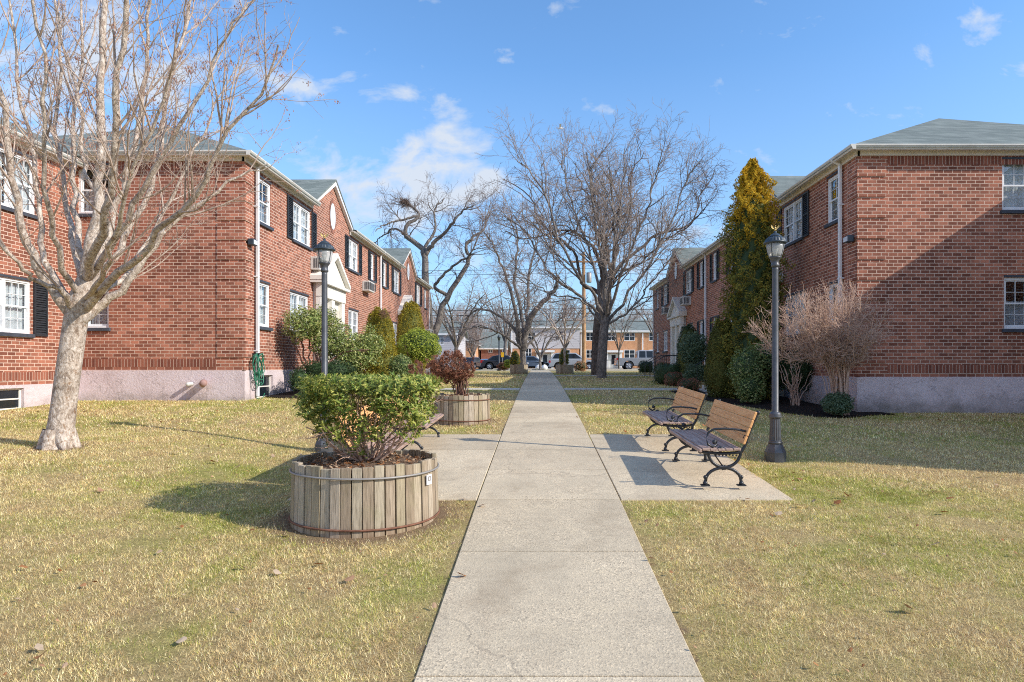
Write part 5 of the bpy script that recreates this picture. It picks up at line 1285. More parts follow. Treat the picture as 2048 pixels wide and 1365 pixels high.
shrub('yew_shrub','deep green shrub in shade behind the lamp post on the right','shrub',[LB(1590,740,18.0,.62,.5,.62,lump=.16)],'leaf_dark',4200,.07,.4,89,stem=False)
shrub('low_shrub','small leafy evergreen at the foot of the bare round bush','shrub',[LB(1675,806,14.45,.34,.3,.24,lump=.12),LB(1675,815,14.4,.32,.28,.16,lump=.1)],'leaf_blue',3200,.05,.5,90,stem=False)
shrub('clipped_hedge','small dark clipped hedge in front of the pickup truck','hedge',[LB(1295,735,44,.6,.5,.42,pw=4,core=.85)],'leaf_dark',1600,.09,.45,91,stem=False)
shrub('clipped_hedge','brown winter hedge between the far right planter and the utility pole','hedge',[LB(1161,733,46,.45,.4,.35,pw=3)],'dead_leaf',1200,.08,.45,92,stem=False)
for (px,pt,Y,lab,sd,nm) in ((1030,702,41,'small cone evergreen in the far left planter',93,'cone_shrub'),(1128,697,41.2,'small cone evergreen in the far right planter',94,'cone_shrub')):
    x=(px-CX)*Y/F; z0=GZ(x,Y)+.45; zt=EYE+(CY-pt)*Y/F; h=zt-z0
    shrub(nm,lab,'shrub',[dict(c=(x,Y,z0+h/2),r=(.38,.38,h/2),pw=2.6,taper=.4,core=.85)],'leaf_yellow_thuja',1500,.09,.35,sd,stem=False,spray=True)
shrub('low_shrub','small yellow green shrub left of the far left planter','shrub',[LB(1017,728,43,.32,.3,.3)],'leaf_bright',700,.08,.45,95,stem=False)
shrub('low_shrub','brown bush in front of the dark sedan far off on the left','shrub',[LB(1007,733,44,.42,.35,.3)],'leaf_barberry',900,.08,.45,96,stem=False)

# mulch beds
def bed(name,pts,mat):
    mb=MB(); n=len(pts); cx=sum(p[0] for p in pts)/n; cy=sum(p[1] for p in pts)/n; rd=random.Random(n); rings=6; vs=[];fs=[]
    for i in range(rings+1):
        f=i/rings
        for (x,y) in pts:
            xx,yy=cx+(x-cx)*f,cy+(y-cy)*f; vs.append((xx,yy,GZ(xx,yy)+.03*(1-f**3)+.012+rd.uniform(0,.012)*(i<rings)))
    for i in range(rings):
        for k in range(n): k2=(k+1)%n; fs.append((i*n+k,(i+1)*n+k,(i+1)*n+k2,i*n+k2))
    mb.add(vs,fs,0,True); o=mb.build(name,M[mat]); o['kind']='structure'
bedR=[(7.44,14.7),(6.9,14.3),(6.3,14.25),(5.9,14.7),(5.6,15.6),(5.2,16.8),(4.75,18.2),(4.6,20),(4.6,22.4),(7.44,22.4),(7.44,20),(7.44,17),(8.1,15.15),(8.1,14.85)]
bedR=catmull(bedR+[bedR[0]],60)[:-1,:2].tolist()
bed('mulch_bed',bedR,'mulch')
bedL=[(-7.3,17.2),(-6.6,16.9),(-5.6,17.2),(-4.9,18),(-4.5,19.5),(-4.3,21),(-4.3,22.4),(-7.3,22.4),(-7.3,20)]
bedL=catmull(bedL+[bedL[0]],50)[:-1,:2].tolist(); bed('mulch_bed',bedL,'mulch')

# ------------------------------------------------------------------ background street
def house(label,x0,x1,Y,dep,ze,wins,doors,mat,roofh,upper=None,pipes=(),name='apartment_building',zb=None,rm='shingle',eavem='white_paint',side_gable=None):
    zb=GZ((x0+x1)/2,Y)-.1 if zb is None else zb
    root=thing(name,label,'building',((x0+x1)/2,Y,zb)); b=MB(); o=(x0,Y,zb); U=(1,0,0); N=(0,-1,0); H=ze-zb
    hl=[(w[0]-x0,w[1]-x0,w[2]-zb,w[3]-zb) for w in wins]; wall(b,o,U,N,x1-x0,H,hl,0)
    wall(b,(x0,Y,zb),(0,1,0),(-1,0,0),dep,H,[],0); wall(b,(x1,Y,zb),(0,1,0),(1,0,0),dep,H,[],0); wall(b,(x0,Y+dep,zb),U,(0,1,0),x1-x0,H,[],0)
    ym=Y+dep/2
    for xx in (x0,x1): b.add([(xx,Y,ze),(xx,Y+dep,ze),(xx,ym,ze+roofh-.1)],[(0,1,2)],0)
    b.build('wall',M[mat],root)
    if upper:
        u=MB(); hl2=[(w[0]-x0,w[1]-x0,w[2]-upper,w[3]-upper) for w in wins if w[2]>upper]; wall(u,(x0-.06,Y-.08,upper),U,N,x1-x0+.12,ze-upper,[(a+.06,c+.06,d,e) for a,c,d,e in hl2],0,.14)
        u.fbox((x0,Y,upper),U,N,-.06,x1-x0+.06,.0,.08,-.05,.0); u.build('siding',M['siding'],root)
    r=MB(); e=.35
    slope(r,[(x0-e,Y-e,ze),(x1+e,Y-e,ze),(x1+e,ym,ze+roofh),(x0-e,ym,ze+roofh)],0,.12); slope(r,[(x1+e,Y+dep+e,ze),(x0-e,Y+dep+e,ze),(x0-e,ym,ze+roofh),(x1+e,ym,ze+roofh)],0,.12); r.build('roof',M[rm],root)
    g=MB(); g.box(x0-e,x1+e,Y-e-.14,Y-e-.0,ze-.16,ze+.02); g.box(x0-e,x1+e,Y-.2,Y-.09,ze-.32,ze-.1); g.build('gutter',M[eavem],root)
    for (a,c,z0,z1) in [w[:4] for w in wins]:
        w=MB(); f=.07; yy0,yy1=Y-.0,Y+.06
        if upper and z0>upper: yy0,yy1=Y-.05,Y+.02
        w.box(a,a+f,yy0,yy1,z0,z1); w.box(c-f,c,yy0,yy1,z0,z1); w.box(a+f,c-f,yy0,yy1,z0,z0+f); w.box(a+f,c-f,yy0,yy1,z1-f,z1); m=(a+c)/2; w.box(m-.04,m+.04,yy0,yy1,z0+f,z1-f); w.box(a+f,c-f,yy0+.01,yy1,(z0+z1)/2-.03,(z0+z1)/2+.03)
        w=w.build('window',M['white_paint'],root); p=MB(); p.box(a+f,c-f,yy1-.03,yy1-.02,z0+f,z1-f); p.build('pane',M['dark_glass'],w)
    for x in pipes:
        p=MB(); p.box(x-.08,x+.08,Y-.26,Y-.1,zb,ze-.1); p.build('downpipe',M['white_paint'],root)
    for (dc,w_) in doors:
        d=MB(); zt=zb+2.75; d.box(dc-w_/2-.2,dc-w_/2+.15,Y-.5,Y-.15,zb,zt-.3); d.box(dc+w_/2-.15,dc+w_/2+.2,Y-.5,Y-.15,zb,zt-.3); d.box(dc-w_/2-.35,dc+w_/2+.35,Y-.75,Y-.1,zt-.3,zt); d.build('door_surround',M['white_paint'],root)
        d=MB(); d.box(dc-w_/2+.2,dc+w_/2-.2,Y-.12,Y-.02,zb+.02,zb+2.3); dd=d.build('door',M['door_white'],root)
        d=MB(); d.box(dc-.28,dc+.28,Y-.16,Y-.125,zb+.8,zb+2.1); d.build('pane',M['dark_glass'],dd)
    return root
Yh=92.; k=Yh/F
def hx_(px): return (px-CX)*k
def hz_(py,Y=Yh): return EYE+(CY-py)*Y/F
def W_(a,b,t,bo): return (hx_(a),hx_(b),hz_(bo),hz_(t))
house('orange brick apartment block with grey roof across the street, right of the utility pole',hx_(1164),hx_(1335),Yh,10,hz_(662),
  [W_(1248,1270,665,682),W_(1248,1270,700,717),W_(1298,1314,665,682),W_(1298,1314,700,717),W_(1172,1188,665,682),W_(1172,1188,700,717),W_(1213,1232,665,682),(hx_(1322),hx_(1333),hz_(682),hz_(665))],
  [((1227-CX)*k,1.9)],'brick_orange',1.95,pipes=(hx_(1162),hx_(1285)))
house('grey sided and brick apartment block straight ahead behind the path end',hx_(1022),hx_(1158),Yh-.6,10,hz_(655),
  [W_(1051,1063,697,716),W_(1122,1140,700,716),W_(1055,1070,665,682),W_(1110,1126,663,682),W_(1030,1042,665,682)],[((1090-CX)*k,2.0)],'brick_orange',1.3,upper=hz_(697),pipes=(hx_(1024),))
# side-on building on the left, gable towards us
def gable_house(label,px0,px1,py_e,py_r,Y,dep,mat,cap,wins,sidewins=0):
    k=Y/F; x0,x1=(px0-CX)*k,(px1-CX)*k; zb=GZ(x0,Y)-.1; ze=EYE+(CY-py_e)*k; zr=EYE+(CY-py_r)*k; xm=(x0+x1)/2
    root=thing('apartment_building',label,'building',(xm,Y,zb)); b=MB()
    hl=[]
    n=sidewins
    for i in range(n):
        for zz in (1.0,3.3): hl.append((2+i*dep/n,3.2+i*dep/n,zz,zz+1.2))
    wall(b,(x0,Y,zb),(1,0,0),(0,-1,0),x1-x0,ze-zb,[],0); wall(b,(x1,Y,zb),(0,1,0),(1,0,0),dep,ze-zb,hl,0); wall(b,(x0,Y,zb),(0,1,0),(-1,0,0),dep,ze-zb,[],0); wall(b,(x0,Y+dep,zb),(1,0,0),(0,1,0),x1-x0,ze-zb,[],0)
    b.build('wall',M[mat],root)
    g=MB(); g.add([(x0,Y-.02,ze),(x1,Y-.02,ze),(xm,Y-.02,zr)],[(0,1,2)]); g.build('gable',M[cap],root)
    r=MB(); e=.35; s_=(zr-ze)/((x1-x0)/2)
    slope(r,[(x0-e,Y-e,ze-s_*e+.1),(xm,Y-e,zr+.1),(xm,Y+dep,zr+.1),(x0-e,Y+dep,ze-s_*e+.1)],0,.15); slope(r,[(xm,Y-e,zr+.1),(x1+e,Y-e,ze-s_*e+.1),(x1+e,Y+dep,ze-s_*e+.1),(xm,Y+dep,zr+.1)],0,.15); r.build('roof',M['shingle'],root)
    g=MB()
    for sg in (-1,1):
        a=(xm,zr+.05); c=(xm+sg*((x1-x0)/2+e),ze-s_*e+.05); g.add([(a[0],Y-e-.03,a[1]),(c[0],Y-e-.03,c[1]),(c[0],Y-e-.03,c[1]-.3),(a[0],Y-e-.03,a[1]-.3)],[(0,1,2,3)])
    g.box(x1+e,x1+e+.12,Y-e,Y+dep,ze-s_*e-.1,ze-s_*e+.1); g.build('rake_board',M['white_paint'],root)
    for i in range(n):
        for zz in (1.0,3.3):
            w=MB(); a,c=Y+2+i*dep/n,Y+3.2+i*dep/n; w.box(x1-.06,x1-.02,a,a+.08,zb+zz,zb+zz+1.2); w.box(x1-.06,x1-.02,c-.08,c,zb+zz,zb+zz+1.2); w.box(x1-.06,x1-.02,a+.08,c-.08,zb+zz,zb+zz+.08); w.box(x1-.06,x1-.02,a+.08,c-.08,zb+zz+1.12,zb+zz+1.2)
            w=w.build('window',M['white_paint'],root); p=MB(); p.box(x1-.08,x1-.07,a,c,zb+zz,zb+zz+1.2); p.build('pane',M['dark_glass'],w)
    for xx in (x1+.02,): 
        p=MB(); p.box(xx,xx+.12,Y+.1,Y+.25,zb,ze); p.box(xx,xx+.12,Y+dep*.5,Y+dep*.5+.15,zb,ze); p.build('downpipe',M['white_paint'],root)
    return root
gable_house('tan brick building with white gable far off beyond the barberry bush',866,949,687,668,113,17,'brick_orange','siding',0,3)
house('dark red brick house with grey roof and white window far off on the left',(962-CX)*120/F,(1012-CX)*120/F,120,9,EYE+(CY-697)*120/F,
  [((977-CX)*120/F,(985-CX)*120/F,EYE+(CY-706)*120/F,EYE+(CY-699)*120/F),((970-CX)*120/F,(976-CX)*120/F,EYE+(CY-729)*120/F,EYE+(CY-720)*120/F)],[],'brick_dark',3.2)
gable_house('pale gabled brick house far off beside the yellow street sign',1000,1019,697,680,130,8,'brick_orange','white_paint',0,0)
house('white and grey house far off beyond the left building end',(868-CX)*78/F,(914-CX)*78/F,78,9,EYE+(CY-668)*78/F,[((880-CX)*78/F,(888-CX)*78/F,EYE+(CY-690)*78/F,EYE+(CY-676)*78/F)],[],'siding',1.8)
house('dark brick house roof showing low on the far left of the street',(1395-CX)*100/F,(1520-CX)*100/F,100,10,EYE+(CY-665)*100/F,[],[],'brick_dark',2.4)

# vehicles
def car(name,label,x,y,rot,kind,pm,Lc=4.6,Wd=1.82):
    z=GZ(x,y)+.006
    r=thing(name,label,{'pickup':'pickup truck','suv':'car','sedan':'car'}[kind],(x,y,z),0); 
    a=Lc/2; h=Wd/2; wr=.34 if kind!='pickup' else .41
    if kind=='sedan': low=[(-a,.42),(-a+.03,.62),(-a+.12,.86),(-a+.7,.92),(a-1.35,.88),(a-.35,.72),(a-.04,.60),(a,.35)]; top=[(-a+.55,.9),(-a+1.15,1.34),(-a+1.7,1.43),(-a+2.6,1.41),(-a+3.35,.90)]; wx=(-a+.85,a-.85); bz=.22
    elif kind=='suv': low=[(-a,.45),(-a+.0,.72),(-a+.06,1.0),(-a+.3,1.06),(a-1.15,1.02),(a-.25,.85),(a-.02,.7),(a,.4)]; top=[(-a+.12,1.05),(-a+.5,1.6),(-a+.9,1.68),(-a+2.6,1.67),(-a+3.5,1.04)]; wx=(-a+.9,a-.88); bz=.26
    else: low=[(-a,.55),(-a,1.15),(-a+1.95,1.15),(-a+1.98,1.12),(a-1.25,1.14),(a-.15,1.08),(a,.9),(a,.45)]; top=[(-a+1.98,1.12),(-a+2.05,1.85),(-a+2.3,1.9),(-a+3.65,1.88),(-a+4.35,1.13)]; wx=(-a+1.15,a-.98); bz=.42
    # outline with wheel arches
    def arch(cx): return [(cx+ (wr+.09)*math.cos(t),max(bz,wr+(wr+.09)*math.sin(t))) for t in np.linspace(0,math.pi,9)]
    poly=low+[(a,bz)]+arch(wx[1])+arch(wx[0])+[(-a,bz)]
    def side(t,w,inset=0): return t
    b=MB(); n=len(poly); hs=(h-.03,h)
    b.prism([(p[0]+x,p[1]+z) for p in poly],y-h,y+h,'y')
    body=b.build('body',M[pm],r,bevel=.05)
    g=MB(); nt=len(top); ins=.16; zt0=top[0][1]
    def tz(p): return h-.05-ins*(p[1]-zt0)/.7
    vs=[(x+p[0],y-tz(p),z+p[1]) for p in top]+[(x+p[0],y+tz(p),z+p[1]) for p in top]
    g.add(vs,[tuple(range(nt)),tuple(reversed(range(nt,2*nt)))]+[(i,i+nt,(i+1)%nt+nt,(i+1)%nt) for i in range(nt)]); g.build('cabin',M[pm],r,bevel=.04)
    ub=MB(); ub.box(x-a+.15,x+a-.15,y-h+.27,y+h-.27,z+bz-.02,z+.75); ub.build('underbody',M['rubber'],r)
    # side windows and screens a little proud of the cabin
    cxm=sum(p[0] for p in top)/nt; czm=sum(p[1] for p in top)/nt; wz0=zt0+.06; wz1=max(p[1] for p in top)-.09
    def xat(zz,front):
        pts=top if True else top
        seg=((top[-2],top[-1]) if front else (top[0],top[1])); (x0,z0),(x1,z1)=seg; t=(zz-z0)/(z1-z0); return x0+(x1-x0)*t
    for sg in (-1,1):
        cuts=[xat(wz1,False)+.1,cxm-.05,xat(wz1,True)-.12]; lo=[xat(wz0,False)+.12,cxm-.05,xat(wz0,True)-.16]
        for i in range(2):
            p_=[(lo[i]+.04,wz0),(lo[i+1]-.04,wz0),(cuts[i+1]-.04,wz1),(cuts[i]+.04,wz1)]
            w=MB(); vs=[(x+q[0],y+sg*(tz(q)+.006),z+q[1]) for q in p_]; w.add(vs,[(0,1,2,3)]); w.build('side_window',M['dark_glass'],r)
    for front,(A_,B2_) in ((True,(top[-2],top[-1])),(False,(top[1],top[0]))):
        w=MB(); nx_=.012 if front else -.012; q=lambda t:(A_[0]+(B2_[0]-A_[0])*t,A_[1]+(B2_[1]-A_[1])*t)
        a1,a2=q(.12),q(.9); vs=[]
        for (pp,sg) in ((a1,-1),(a1,1),(a2,1),(a2,-1)): vs.append((x+pp[0]+nx_,y+sg*(tz(pp)-.08),z+pp[1]+.012))
        w.add(vs,[(0,1,2,3)]); w.build('windscreen' if front else 'rear_window',M['dark_glass'],r)
    for cx in wx:
        for sg in (-1,1):
            w=MB(); yo_,yi=y+sg*h,y+sg*(h-.24); prof=[(wr-.05,0),(wr,.04),(wr,.2),(wr-.05,.24)]
            vs=[];fs=[];sn=20
            for rr,d in [(wr-.12,.0)]+prof+[(wr-.12,.24)]:
                for k in range(sn):
                    t=2*math.pi*k/sn; vs.append((x+cx+rr*math.cos(t),yo_+(yi-yo_)*d/.24+sg*.012,z+wr+rr*math.sin(t)))
            for i in range(5):
                for k in range(sn): fs.append((i*sn+k,i*sn+(k+1)%sn,(i+1)*sn+(k+1)%sn,(i+1)*sn+k))
            w.add(vs,fs,0,True); ty=w.build('wheel',M['rubber'],r)
            w=MB(); vs=[(x+cx,yo_+sg*.0,z+wr)]
            for k in range(20):
                t=2*math.pi*k/20; rr=(wr-.115); vs.append((x+cx+rr*math.cos(t),yo_-sg*(.02 if k%4<2 else .05),z+wr+rr*math.sin(t)))
            w.add(vs,[(0,1+k,1+(k+1)%20) for k in range(20)]); w.build('rim',M['alloy'],ty)
    for sg in (-1,1):
        w=MB(); zl=.72 if kind!='pickup' else .95; w.box(x-a-.012,x-a+.16,y+sg*(h-.20) if sg>0 else y-h-.006,y+h+.006 if sg>0 else y-h+.20,z+zl-.02,z+zl+.2); w.build('tail_light',M['red_lens'],r,bevel=.015)
        w=MB(); zl=.60 if kind!='pickup' else .88; w.box(x+a-.2,x+a-.02,y+sg*(h-.36) if sg>0 else y-h-.005,y+h+.005 if sg>0 else y-h+.36,z+zl,z+zl+.12); w.build('headlight',M['head_lens'],r,bevel=.015)
    w=MB(); w.box(x-a-.05,x-a+.1,y-h+.06,y+h-.06,z+bz+.02,z+bz+.22); w.build('bumper',M['chrome'] if kind=='pickup' else M[pm],r,bevel=.03)
    # turn about the base
    r.rotation_euler=(0,0,rot)
    return r
Yc_=65.
car('parked_pickup_truck','silver grey pickup truck parked at the kerb near the right building',P(1262,740,63)[0]+1.35,63.,0,'pickup','paint_grey',5.7,1.98)
car('parked_suv','silver SUV parked at the kerb behind the far right planter',P(1146,740,64)[0],64.,0,'suv','paint_silver',4.75,1.88)
car('parked_sedan','blue grey sedan parked at the kerb just left of the path end',P(1062,738,67)[0],67.,0,'sedan','paint_steel',4.5,1.8)
car('parked_sedan','black sedan parked at the kerb left of the far left planter',P(1010,739,63)[0],63.,0,'sedan','paint_dark',4.6,1.82)
car('parked_sedan','bright blue car parked far off below the dark red brick house',P(975,735,92)[0],92.,R(80),'sedan','paint_blue',4.4,1.8)
car('parked_sedan','white car parked beside the bright blue car far off',P(986,735,92)[0]+.6,94.,R(80),'sedan','paint_white',4.4,1.8)
car('parked_sedan','dark car half hidden behind the barberry bush far off',P(944,737,76)[0],76.,R(75),'sedan','paint_dark',4.4,1.8)
# white bags by the kerb
for (px,Y,lab,sd) in ((1089,59,'white tied rubbish bag at the kerb beyond the path end, right one',1),(1077,59.3,'white tied rubbish bag at the kerb beyond the path end, left one',2)):
    x,y,z=P(px,735,Y); z=GZ(x,Y); rs=np.random.default_rng(sd); r=thing('rubbish_bag',lab,'bag',(x,Y,z)); mb=MB()
    n=10;m=14;vs=[];fs=[]
    for i in range(n+1):
        t=math.pi*i/n
        for kk in range(m):
            a=2*math.pi*kk/m; rr=.27*(1+.14*math.sin(4*a+t*3)+.06*rs.normal()); vs.append((x+rr*1.1*math.sin(t)*math.cos(a),Y+rr*math.sin(t)*math.sin(a),z+.22+.26*math.cos(t)))
    for i in range(n):
        for kk in range(m): fs.append((i*m+kk,(i+1)*m+kk,(i+1)*m+(kk+1)%m,i*m+(kk+1)%m))
    mb.add(vs,fs,0,True); mb.build('sack',M['plastic_white'],r); mb=MB(); mb.lathe([(.03,.44),(.06,.5),(.09,.56)],(x,Y,z),8); mb.build('knot',M['plastic_white'],r)
# yellow sign
r=thing('street_sign','square yellow street sign on a thin post far off left of the path','sign',(P(1005,740,60)[0],60,GZ(0,60))); x=wloc(r)[0]; z=wloc(r)[2]
mb=MB(); mb.lathe([(.03,0),(.03,1.9)],(x,60,z),8); mb.build('post',M['galv'],r); mb=MB(); mb.box(x-.13,x+.13,59.95,59.965,z+1.2,z+1.65); mb.build('sign_plate',M['yellow_sign'],r)
# utility pole and wires
ux=P(1168,740,55.5)[0]; r=thing('utility_pole','tan wooden utility pole beyond the lawn, left of the stout tree trunk','utility pole',(ux,55.5,GZ(ux,55.5)))
mb=MB(); zt=EYE+(CY-505)*55.5/F; mb.tube([(ux,55.5,GZ(ux,55.5)-.2),(ux,55.5,5),(ux-.03,55.5,zt)],[.19,.17,.13],14); mb.build('pole',M['pole_wood'],r)
mb=MB(); mb.box(ux-1.2,ux+1.2,55.3,55.42,zt-.9,zt-.76); mb.build('crossarm',M['pole_wood'],r)
mb=MB(); mb.lathe([(.2,0),(.22,.05),(.22,.8),(.15,.86)],(ux+.42,55.4,zt-2.6),12); mb.build('transformer',M['galv'],r)
for i,(py,lab) in enumerate(((537,'topmost overhead wire strung across beyond the trees'),(546,'second overhead wire from the top, just below the topmost'),(617,'middle overhead wire crossing behind the bare trees'),(627,'overhead wire running just below the middle one'),(641,'lowest overhead wire above the far roofs'))):
    zz=EYE+(CY-py)*55.4/F; pts=[]
    for kx in range(-8,9):
        xx=ux+kx*5.5; u=abs(kx)/8; pts.append((xx,55.4+.02*i,zz-.5*(u*(1-u))*4*.5))
    mb=MB(); mb.tube(pts,.016 if i<2 else .022,4); o=mb.build('power_line',M['rubber']); tag(o,lab,'power line','overhead power lines')
# fence in front of right far houses
r=thing('metal_fence','thin black metal picket fence in front of the orange brick block','fence',(6,80,1.15)); mb=MB(); z=GZ(6,80)
for i in range(70):
    x=3.0+i*.16; mb.box(x-.012,x+.012,79.99,80.01,z,z+1.3)
mb.build('pickets',M['iron'],r); mb=MB(); mb.box(3,14.1,79.975,80.025,z+1.1,z+1.15); mb.box(3,14.1,79.975,80.025,z+.15,z+.2); mb.build('rails',M['iron'],r)
# gull
bx=P(1121,257,60); r=thing('flying_bird','white bird flying high above the vase shaped tree','bird',bx); mb=MB(); x,y,z=bx
mb.ball((x,y,z),.1,10,0,(2.2,1,1)); mb.ball((x+.22,y,z+.03),.06,8); mb.add([(x-.2,y,z),(x-.42,y-.08,z+.02),(x-.42,y+.08,z+.02)],[(0,1,2)]); mb.build('body',M['bird_white'],r)
for sg in (-1,1):
    mb=MB(); mb.add([(x+.08,y+sg*.06,z+.05),(x-.12,y+sg*.06,z+.05),(x-.1,y+sg*.35,z+.26),(x+.06,y+sg*.35,z+.28),(x-.2,y+sg*.75,z+.12)],[(0,1,2,3),(3,2,4)]); mb.build('wing',M['bird_white'],r)

# ------------------------------------------------------------------ lawn grass and fallen leaves
def in_poly(x,y,poly):
    poly=np.array(poly); ins=np.zeros(len(x),bool); j=len(poly)-1
    for i in range(len(poly)):
        xi,yi=poly[i]; xj,yj=poly[j]; c=((yi>y)!=(yj>y))&(x<(xj-xi)*(y-yi)/(yj-yi+1e-12)+xi); ins^=c; j=i
    return ins
def free(x,y,m=.0):
    e=m-.02+.02*np.sin(y*7.3)+.012*np.sin(y*23)
    ok=~((x>PL-e)&(x<PR+e))
    ok&=~((x>-2.75-e)&(x<2.78+e)&(y>7.08-m)&(y<11.72+m))
    ok&=~((y>22.73)&(y<23.77)); ok&=~((y>36.48)&(y<37.52)&(x>0))
    ok&=(x-PX)**2+(y-PYc)**2>(.76)**2; ok&=(x+1.62)**2+(y-13.62)**2>.62**2
    ok&=~((x<-7.28)&(y>16.08)); ok&=~(x<-11.4); ok&=~((x>7.43)&(y>15.18)); ok&=~((x>12.95)&(y>5.75))
    ok&=(x+6.8)**2+(y-9.2)**2>.3**2; ok&=(x-3.38)**2+(y-9.3)**2>.2**2
    ok&=~in_poly(x,y,bedR); ok&=~in_poly(x,y,bedL)
    return ok
def grass():
    rs=np.random.default_rng(3); VV=[];FF=[];off=0
    for (y0,y1,dens,ln,w) in ((2.2,4.6,12500,.030,.0027),(4.6,7.5,8600,.032,.0034),(7.5,11,4300,.035,.005),(11,17,1300,.042,.0095),(17,28,340,.05,.016),(28,46,70,.06,.028)):
        xm=.90*y1+2.2; n=int(dens*(y1-y0)*2*xm); x=rs.uniform(-xm,xm,n); y=rs.uniform(y0,y1,n); k=(np.abs(x)<.90*y+2.2)&free(x,y)
        # worn, thin strips at path edges and round planters
        ed=np.minimum(np.abs(x-PL),np.abs(x-PR)); dp=np.sqrt((x-PX)**2+(y-PYc)**2)-.76; dp2=np.sqrt((x+1.62)**2+(y-13.62)**2)-.6
        thin=np.clip(np.minimum(ed/.22,np.minimum(dp,dp2)/.25),.12,1); k&=rs.random(n)<thin
        bare=np.sin(x*2.1+1.3*np.sin(y*1.7))*np.sin(y*2.6+x)+.5*np.sin(x*6.3+y*4.1); k&=rs.random(n)<np.clip(1.2-.55*(bare>.75)-.35*(bare>1.05),0,1)
        x,y=x[k],y[k]; n=len(x); z=gz(x,y)
        near=(np.abs(x)<28)&(y>2)&(y<60); z=z+np.where(near,.012*np.sin(x*1.3+np.sin(y*.8)*2)*np.cos(y*1.1),0)-.003
        a=rs.random(n)*6.283+0; cm=.5+.5*np.sin(x*17+3*np.sin(y*11))*np.sin(y*19+2*np.sin(x*13)); tl=rs.uniform(.45,1.5,n); L=ln*rs.uniform(.45,1.5,n)*(.75+.6*cm); h=L*np.cos(tl)+.004; g=L*np.sin(tl)
        dx,dy=np.cos(a),np.sin(a); ww=w*rs.uniform(.6,1.3,n)
        b=a+1.57+rs.normal(size=n)*.4; wx,wy=np.cos(b)*ww/2,np.sin(b)*ww/2
        V=np.stack([np.stack([x-wx,y-wy,z],1),np.stack([x+wx,y+wy,z],1),np.stack([x+dx*g,y+dy*g,z+h],1)],1).reshape(-1,3)
        VV.append(V); FF.append(np.arange(n*3).reshape(-1,3)+off); off+=n*3
    o=npmesh('lawn_grass',np.concatenate(VV),np.concatenate(FF),M['grass_blade'])
    tag(o,'short winter lawn of straw and green grass blades','grass',kind='stuff')
grass()
def litter():
    rs=np.random.default_rng(8); n=3400; y=3+24*rs.random(n)**.8; x=rs.uniform(-1,1,n)*(.85*y+.5); k=free(x,y,-.05); x,y=x[k],y[k]; n=len(x); V=[];Fc=[]; o=0
    for i in range(n):
        s=rs.uniform(.006,.017) if rs.random()<.88 else rs.uniform(.018,.042); a=rs.random()*6.28; z=g1(x[i],y[i])+.03+.014*rs.random(); m=7; vs=[]
        tilt=rs.normal(size=2)*.5
        for j in range(m):
            t=a+6.283*j/m; r=s*(1+.35*(-1)**j*rs.random()); px_,py_=r*math.cos(t),r*math.sin(t)*.75; vs.append((x[i]+px_,y[i]+py_,z+max(-.01,px_*tilt[0]+py_*tilt[1])))
        c=(x[i],y[i],z+.004); V+=vs+[c]; Fc+=[(o+j,o+(j+1)%m,o+m) for j in range(m)]; o+=m+1
    ob=npmesh('fallen_leaves',np.array(V),np.array(Fc),M['dead_leaf']); tag(ob,'scattered small brown fallen leaves lying on the lawn','fallen leaves',kind='stuff')
    # mulch chips in the planters and on soil edges
    V=[];Fc=[];o=0
    for (cx,cy,zt,r_) in ((PX,PYc,ptop-.035,.62),(-1.62,13.62,ptop2-.035,.5)):
        for i in range(900):
            a=rs.random()*6.28; rr=r_*math.sqrt(rs.random()); xx,yy=cx+rr*math.cos(a),cy+rr*math.sin(a); zz=zt+.03*(1-(rr/r_)**2)-.02+.02*rs.random(); s=rs.uniform(.006,.022); b=rs.random()*6.28; d=np.array([math.cos(b),math.sin(b),rs.normal()*.3])*s; w=np.array([-math.sin(b),math.cos(b),rs.normal()*.5])*s*.4
            c=np.array([xx,yy,zz]); V+=[c-d-w,c+d-w,c+d+w,c-d+w]; Fc.append((o,o+1,o+2,o+3)); o+=4
    ob=npmesh('wood_chips',np.array(V),np.array(Fc),M['dead_leaf']); tag(ob,'brown wood chips and leaf bits covering the soil inside the planters','wood chips',kind='stuff')
litter()

# ------------------------------------------------------------------ sky, sun, camera
w=bpy.data.worlds.new('World'); bpy.context.scene.world=w; w.use_nodes=True; t=w.node_tree; bg=t.nodes['Background']; bg.inputs[1].default_value=.15
SUN_EL=R(31.7); sd=Vector((.928,-.372,0)).normalized(); az=math.atan2(sd.x,sd.y)
sky=t.nodes.new('ShaderNodeTexSky'); sky.sky_type='NISHITA'; sky.sun_disc=False; sky.sun_elevation=SUN_EL; sky.sun_rotation=az; sky.air_density=1.0; sky.dust_density=.6; sky.ozone_density=2.2
def WN(typ,**kw):
    n=t.nodes.new(typ)
    for k_,v in kw.items(): setattr(n,k_,v)
    return n
def wm(op,a,b=None,clamp=False):
    n=WN('ShaderNodeMath',operation=op,use_clamp=clamp)
    for i,c in enumerate((a,b)):
        if c is None: continue
        if hasattr(c,'name'): t.links.new(c,n.inputs[i])
        else: n.inputs[i].default_value=c
    return n.outputs[0]
tc=WN('ShaderNodeTexCoord').outputs['Generated']; sp=WN('ShaderNodeSeparateXYZ'); t.links.new(tc,sp.inputs[0])
yy=wm('MAXIMUM',sp.outputs[1],.05); u=wm('DIVIDE',sp.outputs[0],yy); v=wm('DIVIDE',sp.outputs[2],yy)
nz=WN('ShaderNodeTexNoise'); nz.inputs['Scale'].default_value=9.5; nz.inputs['Detail'].default_value=8; nz.inputs['Roughness'].default_value=.58; nz.inputs['Distortion'].default_value=.3
